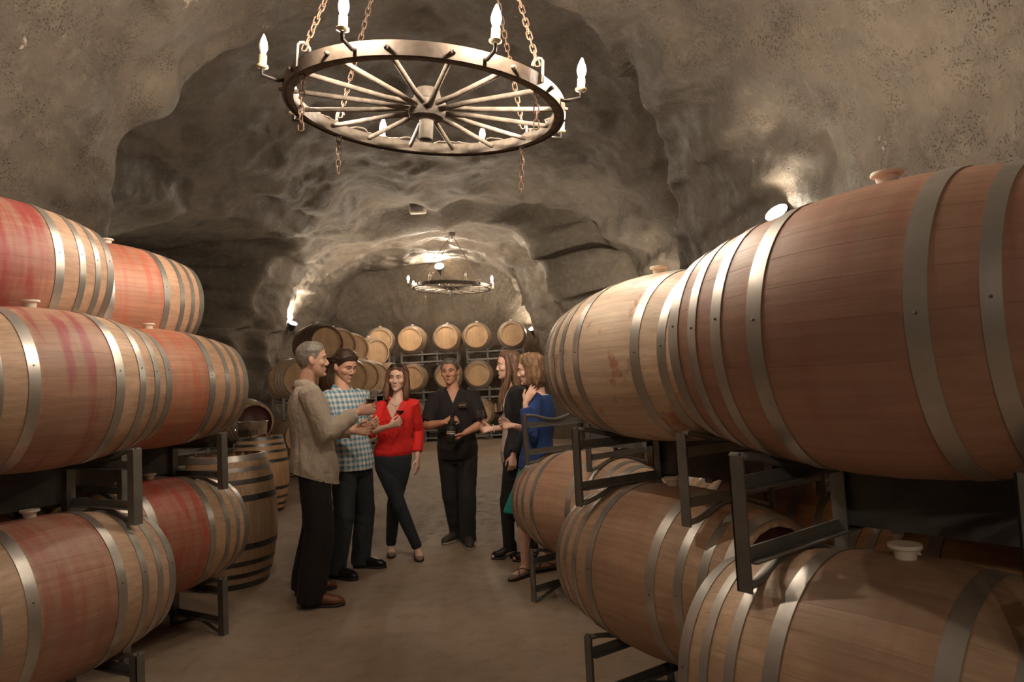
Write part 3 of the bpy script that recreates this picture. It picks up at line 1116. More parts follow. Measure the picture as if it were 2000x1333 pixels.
def remesh(mb, voxel, smooth=3, fac=.5):
    """fuse the solids in mb into one continuous surface"""
    bm = bmesh.new()
    vs = [bm.verts.new(p) for p in mb.v]
    for q in mb.f:
        try: bm.faces.new([vs[i] for i in q])
        except ValueError: pass
    bmesh.ops.remove_doubles(bm, verts=bm.verts, dist=1e-6)
    bmesh.ops.recalc_face_normals(bm, faces=bm.faces)
    me = bpy.data.meshes.new('tmp')
    bm.to_mesh(me)
    bm.free()
    o = bpy.data.objects.new('tmp', me)
    COL.objects.link(o)
    md = o.modifiers.new('r', 'REMESH')
    md.mode = 'VOXEL'
    md.voxel_size = voxel
    if smooth:
        sm = o.modifiers.new('s', 'SMOOTH')
        sm.factor = fac
        sm.iterations = smooth
    dg = bpy.context.evaluated_depsgraph_get()
    ev = o.evaluated_get(dg)
    out = bpy.data.meshes.new_from_object(ev)
    bpy.data.objects.remove(o)
    bpy.data.meshes.remove(me)
    return out


def arr(me):
    a = np.empty(len(me.vertices) * 3); me.vertices.foreach_get('co', a); a = a.reshape(-1, 3)
    b = np.empty(len(me.vertices) * 3); me.vertices.foreach_get('normal', b); b = b.reshape(-1, 3)
    return a, b


def put(me, a):
    me.vertices.foreach_set('co', a.reshape(-1)); me.update()


def smooth_on(me): me.polygons.foreach_set('use_smooth', [True] * len(me.polygons))


def wrinkle(me, amp, sc=(9, 9, 4), seed=0.0):
    a, b = arr(me)
    d = np.empty(len(a))
    for i, p_ in enumerate(a):
        q = Vector((p_[0] * sc[0] + seed, p_[1] * sc[1], p_[2] * sc[2] + .6 * math.sin(p_[0] * 9)))
        d[i] = (1 - 2 * abs(noise.noise(q))) * .6 + noise.noise(q * 2.3) * .5
    put(me, a + b * (d * amp)[:, None])


def drop_faces(me, mask_fn):
    """delete the faces whose centre satisfies mask_fn (clean openings in clothes)"""
    bm = bmesh.new(); bm.from_mesh(me)
    for co, no, near in getattr(mask_fn, 'cuts', ()):
        fs = [f for f in bm.faces if near(f.calc_center_median())]
        gm = list({v for f in fs for v in f.verts}) + list({e for f in fs for e in f.edges}) + fs
        bmesh.ops.bisect_plane(bm, geom=gm, dist=1e-5, plane_co=co, plane_no=no)
    dead = [f for f in bm.faces if mask_fn(f.calc_center_median())]
    bmesh.ops.delete(bm, geom=dead, context='FACES')
    bm.to_mesh(me); bm.free(); me.update()


def limb(S, T, a, b, pole):
    """elbow or knee for a two-bone limb"""
    d = T - S
    ln = min(d.length, (a + b) * .999)
    u = d.normalized()
    x = (a * a - b * b + ln * ln) / (2 * ln)
    h = math.sqrt(max(0, a * a - x * x))
    pole = pole - u * pole.dot(u)
    pole.normalize()
    return S + u * x + pole * h, S + u * ln


def hand(mb, wr, d, nrm, thumb, curl, sc=1.0, thumb_in=.5):
    """palm, four fingers of different lengths and a thumb. d: along the hand, nrm: where the palm faces, thumb: thumb side"""
    d = d.normalized(); nrm = (nrm - d * nrm.dot(d)).normalized()
    s_ = (thumb - d * thumb.dot(d) - nrm * thumb.dot(nrm)).normalized()
    P = lambda u, v_, w_: wr + (d * u + s_ * v_ + nrm * w_) * sc
    loft(mb, [(P(-.02, 0, 0), s_ * .025 * sc, nrm * .020 * sc), (P(.015, .002, 0), s_ * .030 * sc, nrm * .019 * sc), (P(.05, .002, .001), s_ * .039 * sc, nrm * .0165 * sc),
              (P(.082, 0, 0), s_ * .040 * sc, nrm * .0145 * sc), (P(.094, 0, 0), s_ * .036 * sc, nrm * .011 * sc)], 14)
    for k, (off, ln, r) in enumerate(((.030, .074, .0090), (.0102, .083, .0092), (-.0102, .077, .0090), (-.0300, .060, .0080))):
        p0 = P(.075, off * .95, 0)
        pts = [p0]; rad = [r * 1.05 * sc]
        ang = 0
        spread = (.10, .03, -.04, -.12)[k]
        for seg, (fr, c) in enumerate(zip((.46, .30, .24), curl)):
            ang += R_(c + k * 2)
            dd = d * math.cos(ang) + nrm * math.sin(ang) + s_ * spread * math.cos(ang)
            L_ = (ln * fr + (.02 if seg == 0 else 0)) * sc
            pts += [pts[-1] + dd * L_ * .5, pts[-1] + dd * L_]
            rad += [r * (.98 - .08 * seg) * sc, r * (.95 - .09 * seg) * sc]
        pts.append(pts[-1] + dd * .004 * sc); rad.append(r * .45 * sc)
        mb.tube(pts, rad, 8)
    b = P(.02, .026, .004)
    d1 = (d * .62 + s_ * (.75 - .5 * thumb_in) + nrm * (.25 + .5 * thumb_in)).normalized()
    d2 = (d * .85 + s_ * (.35 - .5 * thumb_in) + nrm * (.15 + .45 * thumb_in)).normalized()
    q1 = b + d1 * .045 * sc
    q2 = q1 + d2 * .03 * sc
    q3 = q2 + d2 * .024 * sc
    mb.tube([b - d1 * .012 * sc, b + d1 * .02 * sc, q1, q2, q3, q3 + d2 * .004 * sc], [.014 * sc, .0145 * sc, .0115 * sc, .0105 * sc, .0085 * sc, .004 * sc], 8)


SKIN_CACHE = {}


def skin_mat(name, col):
    m = simple(name, col, .5, 0, .06, 30, Subsurface_Weight=.08)
    return m


def cloth(name, col, rough=.85, scale=400, amt=.12, fold=.38):
    m, nt, b = new_mat(name)
    tc = N(nt, 'ShaderNodeTexCoord').outputs['Object']
    wv = noise_n(nt, tc, (scale,) * 3, 1., 3, .6)
    fa = noise_n(nt, tc, (15, 15, 5.5), 1., 3, .55, (3, 1, 2))
    fb = noise_n(nt, tc, (8, 8, 13), 1., 3, .55, (1, 6, 2))
    sc = N(nt, 'ShaderNodeVectorMath', operation='SCALE'); sc.inputs[0].default_value = col
    L(nt, maprange(nt, wv, .3, .7, 1 - amt, 1 + amt), sc.inputs['Scale'])
    L(nt, sc.outputs[0], b.inputs['Base Color'])
    b.inputs['Roughness'].default_value = rough
    b.inputs['Sheen Weight'].default_value = .03
    rg = lambda v: math_n(nt, 'ABSOLUTE', math_n(nt, 'SUBTRACT', v, .5))
    hgt = math_n(nt, 'ADD', math_n(nt, 'MULTIPLY', rg(fa), 3.0), math_n(nt, 'MULTIPLY', rg(fb), 2.0))
    hgt = math_n(nt, 'ADD', hgt, math_n(nt, 'MULTIPLY', wv, .03))
    bp = N(nt, 'ShaderNodeBump'); bp.inputs['Strength'].default_value = fold; bp.inputs['Distance'].default_value = .02
    L(nt, hgt, bp.inputs['Height']); L(nt, bp.outputs[0], b.inputs['Normal'])
    return m


M['eye'] = simple('eye_white', (.75, .70, .66), .3)
M['iris'] = simple('eye_iris', (.05, .03, .02), .25)
M['lip'] = simple('lips', (.50, .21, .165), .45)
M['lip_m'] = simple('lips_plain', (.48, .235, .165), .5)
M['teeth'] = simple('teeth', (.85, .80, .74), .3)

HEAD_RINGS = [(.121, -.010, .012, .016), (.117, -.011, .034, .042), (.106, -.012, .052, .064), (.088, -.012, .065, .082), (.06, -.010, .0740, .0945), (.03, -.008, .0765, .098), (.0, -.008, .0755, .0955),
              (-.03, -.004, .0715, .087), (-.055, .004, .0655, .077), (-.078, .015, .0565, .0645), (-.097, .028, .0440, .049), (-.112, .041, .0275, .030), (-.119, .046, .012, .013)]


def person(label, Y, top, neck_px, pelvis_px, yaw_t, yaw_h, yaw_head, feet, arms, female=False, head_pitch=0, head_roll=0, hs=1.0, skin=(.55, .29, .20), lean=0.0,
           hair=None, brows=(.1, .06, .04), smile=False, hips_w=None, legs_cross=None, build=1.0, pelvis_dy=0., neck_dy=0., leg_poles=None, heel_up=0.0, spine_tilt=0):
    """body frame measured in the photo: returns the root and everything the clothes need"""
    H = at(top[0], top[1], Y).z
    k = H / 1.78
    g = {}
    g['H'] = H; g['k'] = k; g['Y'] = Y
    pel = pt(pelvis_px, .935 * k, Y + pelvis_dy)
    nk = pt(neck_px, 1.475 * k, Y + neck_dy)
    ax = (nk - pel)
    sp = lambda t_: pel + ax * t_          # 0 pelvis .. 1 base of neck
    yaw = lambda t_: yaw_h + (yaw_t - yaw_h) * min(1, max(0, t_))
    base = Vector((pel.x, Y, 0))
    root = thing('person', label, 'person', base)
    g['root'] = root; g['base'] = base; g['sp'] = sp; g['yaw'] = yaw; g['pel'] = pel; g['nk'] = nk
    bk = build * k
    if female:
        T = [(-.26, .115, .085), (-.17, .150, .100), (-.02, .163, .108), (.13, .138, .095), (.28, .118, .086), (.45, .130, .098), (.62, .142, .112), (.74, .145, .100), (.85, .140, .082), (.93, .110, .066), (.985, .062, .054), (1.04, .050, .050)]
    else:
        T = [(-.26, .125, .090), (-.17, .145, .105), (-.02, .155, .112), (.13, .148, .106), (.28, .142, .102), (.45, .155, .112), (.62, .168, .120), (.75, .175, .112), (.86, .168, .090), (.935, .125, .072), (.985, .070, .060), (1.04, .056, .056)]
    g['T'] = T
    mb = MB()
    loft(mb, [(sp(t_), rgt(yaw(t_)) * w_ * bk, fwd(yaw(t_)) * d_ * bk) for t_, w_, d_ in T], 24)
    # head
    hk = k * hs * (.97 if female else 1.0)
    topz = H - .014
    Rz = Matrix.Rotation(R_(yaw_head - 90), 3, 'Z')
    Rh = Rz @ Matrix.Rotation(R_(-head_pitch), 3, 'X') @ Matrix.Rotation(R_(head_roll), 3, 'Y')
    hc = pt(top[0], topz - .119 * hk, Y + neck_dy) - Rz @ Vector((0, -.010, 0)) * 1.0
    hc.z = topz - .119 * hk + .02 * math.sin(R_(abs(head_pitch))) * hk
    if head_pitch: hc = hc + (Rz @ Vector((0, .02, 0))) * math.sin(R_(head_pitch))
    g['hc'] = hc; g['Rh'] = Rh; g['hk'] = hk
    h = lambda x, y, z: hc + Rh @ (Vector((x, y, z)) * hk)
    fw = .93 if female else 1.0
    loft(mb, [(h(0, cy, z), Rh @ Vector((w_ * hk * (fw if z < .02 else 1), 0, 0)), Rh @ Vector((0, d_ * hk, 0))) for z, cy, w_, d_ in HEAD_RINGS], 22, 2.1)
    # neck into the shoulders
    mb.tube([sp(.95), sp(1.04), h(0, -.028, -.075), h(0, -.022, -.03)], [.062 * k, (.050 if female else .057) * k, (.047 if female else .056) * hk, .05 * hk], 14)
    nl = .92 if female else 1.0
    mb.tube([h(0, .078, .016), h(0, .092, -.008), h(0, .1035 * nl + .002, -.029), h(0, .092, -.041)], [.0085 * hk, .0098 * hk, .0115 * hk, .009 * hk], 10)
    for sx in (-1, 1):
        ell(mb, h(.0125 * sx, .090, -.037), (.009 * hk, .011 * hk, .008 * hk))
        ell(mb, h(.038 * sx, .050, -.024), (.030 * hk, .030 * hk, .030 * hk))
        ell(mb, h(.083 * sx, -.014, -.008), (.0105 * hk, .020 * hk, .033 * hk), Rh @ Matrix.Rotation(R_(14 * sx), 3, 'Z') @ Matrix.Rotation(R_(12), 3, 'X'))
        mb.tube([h(.010 * sx, .086, .019), h(.03 * sx, .083, .026), h(.052 * sx, .064, .020)], [.008 * hk, .0095 * hk, .007 * hk], 8)
    ell(mb, h(0, .070, -.104), (.020 * hk, .014 * hk, .014 * hk))
    mb.tube([h(-.025, .074, -.064 + (.006 if smile else 0)), h(0, .087, -.062), h(.025, .074, -.064 + (.006 if smile else 0))], [.004 * hk, .0062 * hk, .004 * hk], 8)
    mb.tube([h(-.021, .074, -.072 + (.004 if smile else 0)), h(0, .084, -.0755), h(.021, .074, -.072 + (.004 if smile else 0))], [.004 * hk, .007 * hk, .004 * hk], 8)
    # arms
    g['arms'] = []
    sh_w = (.150 if female else .178) * bk
    for side, A in zip((-1, 1), arms):       # -1 = the person's left, +1 = right
        S = sp(.875) + rgt(yaw(1)) * sh_w * side
        tgt = A['wrist']
        la, lb = .295 * k, .255 * k
        E_, W_ = limb(S, tgt, la, lb, A['pole'])
        ra = .046 if female else .054
        mb.tube([S - Vector((0, 0, 0)) - rgt(yaw(1)) * side * .03, S, S.lerp(E_, .35), S.lerp(E_, .8), E_, E_.lerp(W_, .3), E_.lerp(W_, .75), W_],
                [ra * .9 * k, ra * k, ra * .93 * k, ra * .78 * k, ra * .76 * k, ra * .80 * k, ra * .58 * k, ra * .5 * k], 12)
        d = A.get('dir', (W_ - E_)).normalized()
        hand(mb, W_ + d * .012, d, A['palm'], A['thumb'], A.get('curl', (25, 30, 20)), (.92 if female else 1.02) * k, A.get('tin', .5))
        g['arms'].append((S, E_, W_, d))
    # legs
    g['legs'] = []
    for i, (side, ft) in enumerate(zip((-1, 1), feet)):
        heel, toe = on_floor(*ft[0]), on_floor(*ft[1])
        fd = (toe - heel); fd.z = 0; fd.normalize()
        ank = heel + fd * .065 * k
        ank.z = .095 * k + heel_up
        hip = sp(-.10) + rgt(yaw_h) * side * (.082 if female else .088) * k
        pole = leg_poles[i] if leg_poles else fd * .6 + fwd(yaw_h) * .4
        kn, an = limb(hip, ank, (hip - ank).length * .515, (hip - ank).length * .492, pole)
        q = .96 if female else 1.0
        mb.tube([hip + Vector((0, 0, .03)), hip.lerp(kn, .3), hip.lerp(kn, .8), kn, kn.lerp(an, .3), kn.lerp(an, .75), an], [.086 * k * q, .080 * k * q, .060 * k * q, .054 * k * q, .056 * k * q, .038 * k * q, .034 * k * q], 14)
        # foot
        loft(mb, [(an + fd * -.05 * k + Vector((0, 0, -.045 * k)), rgt(0) * 0 + fd.cross(Vector((0, 0, 1))) * .022 * k, Vector((0, 0, .03 * k))),
                  (an + Vector((0, 0, -.03 * k)), fd.cross(Vector((0, 0, 1))) * .032 * k, Vector((0, 0, .045 * k))),
                  (an + fd * .07 * k + Vector((0, 0, -.052 * k - heel_up * .4)), fd.cross(Vector((0, 0, 1))) * .036 * k, Vector((0, 0, .030 * k))),
                  (an + fd * .15 * k + Vector((0, 0, -.068 * k - heel_up * .9)), fd.cross(Vector((0, 0, 1))) * .036 * k, Vector((0, 0, .016 * k)))], 12)
        g['legs'].append((hip, kn, an, fd, heel, toe))
    me = remesh(mb, .0046, 4, .5)
    # eye sockets, then put into the root's frame
    a, b = arr(me)
    Rhi = np.array(Rh.transposed())
    loc = (a - np.array(hc)) @ Rhi.T / hk
    for sx in (-1, 1):
        q = ((loc[:, 0] - .030 * sx) / .017) ** 2 + ((loc[:, 2] - .002) / .011) ** 2
        m_ = (q < 2.2) & (loc[:, 1] > .04)
        a[m_] -= (np.array(Rh @ Vector((0, 1, 0))) * .009 * hk)[None] * np.clip(1.2 - q[m_] / 2.0, 0, 1)[:, None]
    a -= np.array(base)
    put(me, a)
    smooth_on(me)
    sm = skin_mat('skin', skin)
    me.materials.append(sm); me.materials.append(M['lip'] if female else M['lip_m'])
    mi = np.zeros(len(me.polygons), dtype=np.int32)
    cen = np.empty(len(me.polygons) * 3); me.polygons.foreach_get('center', cen); cen = cen.reshape(-1, 3) + np.array(base)
    lc = (cen - np.array(hc)) @ Rhi.T / hk
    dz = (.10 if smile else .0) * np.abs(lc[:, 0]) * 2
    mi[(np.abs(lc[:, 0]) < .024) & (lc[:, 1] > .07) & (np.abs(lc[:, 2] + .068 - dz) < (.0095 if female else .0075) * (1 - (lc[:, 0] / .0255) ** 2))] = 1
    me.polygons.foreach_set('material_index', mi)
    body = obj('body', me, sm, root)
    g['body'] = body; g['loc'] = lc
    # eyes and brows
    for sx in (-1, 1):
        mbe = ell(MB(), (0, 0, 0), (.0125 * hk, .0125 * hk, .0115 * hk), n=12, m=8)
        e = me_from('eye', mbe.v, mbe.f)
        e.transform((Matrix.Translation(h(.030 * sx, .0665, .001) - base) @ Rh.to_4x4()))
        e.materials.append(M['eye']); e.materials.append(M['iris'])
        ec = h(.030 * sx, .0665, .001) - base
        fv = Rh @ Vector((0, 1, 0))
        for pl in e.polygons:
            if (Vector(pl.center) - ec).normalized().dot(fv) > .86: pl.material_index = 1
        obj('eye', e, M['eye'], root)
        mbb = MB().tube([h(.012 * sx, .0925, .024) - base, h(.032 * sx, .0905, .031) - base, h(.053 * sx, .071, .024) - base], [.0035 * hk, .0042 * hk, .002 * hk], 6)
        mbb.obj('eyebrow', simple('eyebrow', brows, .8), root)
        # upper lid
        MB().tube([h(.016 * sx, .0785, .005) - base, h(.030 * sx, .0825, .0115) - base, h(.045 * sx, .0715, .005) - base], [.0028 * hk] * 3, 6).obj('eyelid', sm, root)
    if smile:
        MB().tube([h(-.016, .0800, -.0640) - base, h(-.009, .0855, -.0668) - base, h(0, .0877, -.0678) - base, h(.009, .0855, -.0668) - base, h(.016, .0800, -.0640) - base], [(.0036 * hk, .0016 * hk)] * 5, 8).obj('teeth', M['teeth'], root)
    g['h'] = h
    return g


def garment(g, name, mb, mat, voxel=.0075, smooth=4, wr=.004, sc=(9, 9, 4), seed=0., holes=(), shell=True):
    me = remesh(mb, voxel, smooth)
    if wr: wrinkle(me, wr, sc, seed)
    for fn in holes: drop_faces(me, fn)
    a, b = arr(me)
    put(me, a - np.array(g['base']))
    smooth_on(me)
    return obj(name, me, mat, g['root'])


def torso_rings(g, t0, t1, grow, flare=0.0, gf=None, dgrow=0.0):
    """rings of a garment that follows the body between two heights"""
    T = g['T']
    ts = [t for t, _, _ in T]
    def at_t(t):
        w_ = np.interp(t, ts, [q[1] for q in T]); d_ = np.interp(t, ts, [q[2] for q in T])
        return w_, d_
    out = []
    n = 14
    for i in range(n + 1):
        t = t0 + (t1 - t0) * i / n
        w_, d_ = at_t(t)
        e = grow + flare * max(0, (1 - (t - t0) / .5)) if gf is None else gf(t)
        out.append((g['sp'](t), rgt(g['yaw'](t)) * (w_ * g['k'] + e), fwd(g['yaw'](t)) * (d_ * g['k'] + e + dgrow)))
    return out


def sleeve(mb, g, i, to, r0, r1, re=None):
    """to: 0..1 along upper arm, 1..2 along the forearm"""
    S, E_, W_, d = g['arms'][i]
    side = -1 if i == 0 else 1
    inn = S - rgt(g['yaw'](1)) * side * .05
    if to <= 1:
        pts = [inn, S, S.lerp(E_, to * .5), S.lerp(E_, to)]
        rad = [r0 * .95, r0, (r0 + r1) / 2, r1]
    else:
        re = re or (r0 + r1) / 2
        f_ = to - 1
        pts = [inn, S, S.lerp(E_, .5), S.lerp(E_, .88), E_ + (E_ - S.lerp(W_, .5)).normalized() * .008, E_.lerp(W_, .12), E_.lerp(W_, f_ * .6), E_.lerp(W_, f_)]
        rad = [r0 * .95, r0, (r0 + re) / 2, re, re, re, (re + r1) / 2, r1]
    mb.tube(pts, rad, 14)
    return mb


def hemline(c, yaw_, slope):
    """clean lower edge, falling towards the front by slope"""
    nn = (Vector((0, 0, 1)) + fwd(yaw_) * slope).normalized()
    def fn(p_): return (p_ - c).dot(nn) < 0
    fn.cuts = [(c, nn, lambda p_: abs(p_.z - c.z) < .15)]
    return fn


def trousers(g, mat, r=(.094, .073, .066, .064), seed=0., wr=.004, hem=.035, name='trousers', belt_t=.10):
    mb = MB()
    k = g['k']
    loft(mb, torso_rings(g, -.30, belt_t, .012), 22)
    for hip, kn, an, fd, heel, toe in g['legs']:
        end = an + Vector((0, 0, hem - .095 * k)) if hem is not None else an
        mb.tube([hip + Vector((0, 0, .05)), hip.lerp(kn, .12), hip.lerp(kn, .45), hip.lerp(kn, .85), kn, kn.lerp(an, .3), kn.lerp(an, .7), kn.lerp(an, .93), end - fd * .004],
                [r[0] * k, r[0] * k, (r[0] * .62 + r[1] * .38) * k, (r[1] * .95 + r[0] * .05) * k, r[1] * k, (r[1] + r[2]) / 2 * k, r[2] * k, (r[2] * .5 + r[3] * .5) * k, r[3] * k], 16)
    return garment(g, name, mb, mat, .0085, 4, wr, (11, 11, 9), seed)


def shoes(g, mat, sole_mat, ln=None, h=1.0, name='shoe', low=False, heel=0.0, toe_r=1.0):
    k = g['k']
    for hip, kn, an, fd, hp, tp in g['legs']:
        rt = fd.cross(Vector((0, 0, 1)))
        L_ = .27 * k if ln is None else ln * k
        o = hp - g['base']
        st = [(-.004, .016, .030), (.012, .030, .046), (.05, .036, .054), (.10, .037, .048), (.15, .042, .037), (.20, .045, .030), (.24, .036, .025), (.265, .018, .017), (.272, .006, .008)]
        if low: st = [(-.004, .014, .024), (.012, .027, .032), (.05, .033, .028), (.10, .034, .020), (.15, .038, .020), (.20, .040, .019), (.24, .032, .017), (.265, .016, .012), (.272, .006, .006)]
        f_ = L_ / .27
        mb = MB()
        rings = []
        for s_, w_, z_ in st:
            lift = heel * max(0, 1 - s_ / .16)
            rings.append((o + fd * s_ * f_ + Vector((0, 0, .012 + lift + z_ * h)), rt * w_ * k, Vector((0, 0, z_ * h))))
        loft(mb, rings, 16, 2.3)
        sh = mb.obj(name, mat, g['root'])
        mb = MB()
        rings = [(o + fd * s_ * f_ + Vector((0, 0, .010 + heel * max(0, 1 - s_ / .16))), rt * (w_ + .003) * k, Vector((0, 0, .010))) for s_, w_, z_ in st]
        loft(mb, rings, 16, 3)
        if heel:
            mb.box(o + fd * .035 + Vector((0, 0, heel / 2)), (.05, .05, heel))
        mb.obj('sole', sole_mat, sh)


def collar(g, mat, r=.075, t=1.0, open_deg=50, height=.04, tilt=.35):
    c = g['sp'](t) - g['base']
    y0 = g['yaw'](1)
    pts = []
    for i in range(19):
        a = R_(open_deg / 2) + (2 * math.pi - R_(open_deg)) * i / 18
        d = fwd(y0) * math.cos(a) + rgt(y0) * math.sin(a)
        front = max(0, math.cos(a))
        pts.append(c + d * r * g['k'] * (1 + .10 * front) + Vector((0, 0, height * .45 - .05 * front)))
    mb = MB()
    v, f = [], []
    for i, p_ in enumerate(pts):
        out = (p_ - c); out.z = 0; out.normalize()
        v += [p_ + Vector((0, 0, height * .5)) - out * .004, p_ - Vector((0, 0, height * .75)) + out * .030, p_ - Vector((0, 0, height * .75)) + out * .026, p_ + Vector((0, 0, height * .5)) - out * .008]
    for i in range(len(pts) - 1):
        for j in range(4):
            f.append((i * 4 + j, i * 4 + (j + 1) % 4, (i + 1) * 4 + (j + 1) % 4, (i + 1) * 4 + j))
    f += [(0, 1, 2, 3), tuple(len(v) - 4 + q for q in (3, 2, 1, 0))]
    return mb.add(v, f).obj('collar', mat, g['root'])


def short_hair(g, mat, thick=.014, hl=(.085, .045, .0, -.065), seed=0., recede=.012):
    """cap grown from the scalp of the head"""
    h, hk, Rh, hc, base = g['h'], g['hk'], g['Rh'], g['hc'], g['base']
    Rhi = np.array(Rh.transposed())
    bm = bmesh.new(); bm.from_mesh(g['body'].data)
    dead = []
    for f in bm.faces:
        p_ = Rhi @ (np.array(f.calc_center_median() + base) - np.array(hc)) / hk
        lim = np.interp(p_[1], [-.06, -.02, .02, .055, .085], [hl[3], hl[3] * .35, hl[2], hl[1], hl[0]]) + .010 * noise.noise(Vector((p_[0] * 38, p_[1] * 38, seed))) + recede * max(0, min(1, (p_[1] - .02) / .04)) * max(0, 1 - abs(abs(p_[0]) - .042) / .025)
        if not (p_[2] > lim and p_[2] > -.09 and abs(p_[0]) < .0805 and abs(p_[1]) < .13): dead.append(f)
    bmesh.ops.delete(bm, geom=dead, context='FACES')
    bm.normal_update()
    edge = {v for e in bm.edges if e.is_boundary for v in e.verts}
    for _ in range(6): bmesh.ops.smooth_vert(bm, verts=list(edge), factor=.5, use_axis_x=True, use_axis_y=True, use_axis_z=True)
    bm.normal_update()
    for v in bm.verts:
        q = Rhi @ (np.array(v.co + base) - np.array(hc)) / hk
        t_ = thick * (.5 + .5 * min(1, max(0, (q[2] + .05) / .12)))
        t_ *= 1 + .35 * noise.noise(Vector((q[0] * 26, q[1] * 26 + seed, q[2] * 40)))
        lim = np.interp(q[1], [-.06, -.02, .02, .055, .085], [hl[3], hl[3] * .35, hl[2], hl[1], hl[0]])
        fo = min(1.0, max(0.0, (q[2] - lim) / .045))
        t_ *= .12 + .88 * fo
        v.co += v.normal * (t_ if v not in edge else -.001) * hk
    me = bpy.data.meshes.new('hair'); bm.to_mesh(me); bm.free()
    smooth_on(me)
    md = obj('hair', me, mat, g['root'])
    return md


def long_hair(g, mat, rings, locks=(), wav=.004, sc=40, voxel=.006, name='hair'):
    """rings (z, cy, w, d) in head space, front left open by keeping them behind the face"""
    h, hk, Rh = g['h'], g['hk'], g['Rh']
    mb = MB()
    loft(mb, [(h(0, cy, z), Rh @ Vector((w_ * hk, 0, 0)), Rh @ Vector((0, d_ * hk, 0))) for z, cy, w_, d_ in rings], 24, 2.2)
    for lk in locks:
        mb.tube([h(*q[:3]) for q in lk], [((q[3] * hk, q[4] * hk) if len(q) > 4 else q[3] * hk) for q in lk], 10)
    me = remesh(mb, voxel, 3)
    a, b = arr(me)
    Rhi = np.array(Rh.transposed())
    lc = (a - np.array(g['hc'])) @ Rhi.T / hk
    d = np.array([noise.noise(Vector((p_[0] * sc, p_[1] * sc, p_[2] * sc * .22))) + .5 * noise.noise(Vector((p_[0] * sc * 2.2, p_[1] * sc * 2.2, p_[2] * sc * .5))) for p_ in lc])
    put(me, a + b * (d * wav)[:, None] - np.array(g['base']))
    smooth_on(me)
    return obj(name, me, mat, g['root'])


def hair_mat(name, c0, c1, sc=(90, 90, 12)):
    m, nt, b = new_mat(name)
    tc = N(nt, 'ShaderNodeTexCoord').outputs['Object']
    n1 = noise_n(nt, tc, sc, 1., 4, .6)
    n2 = noise_n(nt, tc, (14, 14, 6), 1., 3, .6)
    col = mixc(nt, maprange(nt, n1, .3, .7), c0, c1)
    col = mixc(nt, maprange(nt, n2, .4, .7, 0, .5), col, tuple(q * .6 for q in c0))
    L(nt, col, b.inputs['Base Color'])
    b.inputs['Roughness'].default_value = .5
    bp = N(nt, 'ShaderNodeBump'); bp.inputs['Strength'].default_value = .5; bp.inputs['Distance'].default_value = .004
    L(nt, n1, bp.inputs['Height']); L(nt, bp.outputs[0], b.inputs['Normal'])
    return m


M['glass'] = simple('clear_glass', (1, 1, 1), .02, 0, Transmission_Weight=1.0, IOR=1.45)
M['wine'] = simple('red_wine', (.06, .004, .008), .08)


def wine_glass(label, pos, tilt=(0, 0), fill=.028, sc=1.0):
    """pos: middle of the stem"""
    t = thing('wine_glass', label, 'wine glass', pos, 0, 'tasting glasses in the hands')
    t.rotation_euler = (R_(tilt[0]), R_(tilt[1]), 0)
    t.scale = (sc,) * 3
    z0 = -.045
    bowl = [(.0045, .045), (.012, .048), (.025, .058), (.034, .075), (.0365, .092), (.0345, .115), (.029, .145), (.0278, .145), (.0333, .115), (.0353, .092), (.0328, .0755), (.024, .060), (.011, .0505), (0, .0495)]
    MB().lathe(bowl, 24).obj('bowl', M['glass'], t, sharp=60)
    MB().lathe([(.0045, .046), (.0035, .03), (.0033, -.03), (.005, -.042), (.008, -.045)], 12).obj('stem', M['glass'], t)
    MB().lathe([(.008, -.0455), (.020, -.0475), (.033, -.0495), (.0335, -.0515), (0, -.0515)], 24).obj('foot', M['glass'], t)
    MB().lathe([(0, .0500), (.010, .0509), (.0235, .0605), (.0322, .0757), (.0340, .0495 + fill + .004), (0, .0495 + fill + .004)], 24).obj('wine', M['wine'], t, sharp=60)
    return t


def feet_y(*pp): return sum(on_floor(*q).y for q in pp) / len(pp)


V3 = lambda *q: Vector(q)

# ---- grey-haired man in a linen shirt
ft = [((577, 1162), (656, 1150)), ((590, 1187), (677, 1183))]
Y = feet_y((590, 1187), (677, 1183), (577, 1162), (656, 1150))
g = person('grey-haired man in beige linen shirt and black trousers holding a glass', Y, (608, 667), 598, 613, 22, 12, 20, ft,
           [dict(wrist=at(690, 842, Y + .22), pole=V3(-.2, .3, -1), palm=V3(.3, -.9, .2), thumb=V3(0, 0, 1)),
            dict(wrist=at(697, 806, Y - .06), pole=V3(-.25, -.3, -1), dir=V3(.95, .15, .18), palm=V3(-.1, .95, 0), thumb=V3(0, 0, 1), curl=(48, 55, 35), tin=.6)],
           skin=(.68, .40, .29), brows=(.30, .26, .22), build=1.02)
M['linen'] = cloth('beige_linen', (.50, .43, .35), .9, 300, .2)
mb = MB()
loft(mb, torso_rings(g, -.36, .975, 0, gf=lambda t: float(np.interp(t, [-.36, 0, .25, .5, 1], [.066, .050, .036, .026, .022]))), 26)
sleeve(mb, g, 0, 1.9, .070, .050, .062)
sleeve(mb, g, 1, 1.92, .072, .050, .066)
garment(g, 'shirt', mb, M['linen'], .0075, 3, .0095, (13, 13, 5), 2., [hemline(g['sp'](-.20), 18, .35)])
collar(g, M['linen'], .074, .985, 40, .048)
trousers(g, cloth('black_trousers', (.013, .009, .010), fold=.22), (.104, .100, .098, .092), 3., .004, .03)
M['black_sole'] = simple('dark_sole', (.03, .02, .017), .6)
shoes(g, simple('brown_leather', (.17, .062, .034), .38, 0, .15, 30), M['black_sole'], .285)
short_hair(g, hair_mat('grey_hair', (.15, .13, .11), (.36, .325, .285)), .012, (.088, .05, .01, -.07), 1.)
S, E_, W_, d = g['arms'][1]
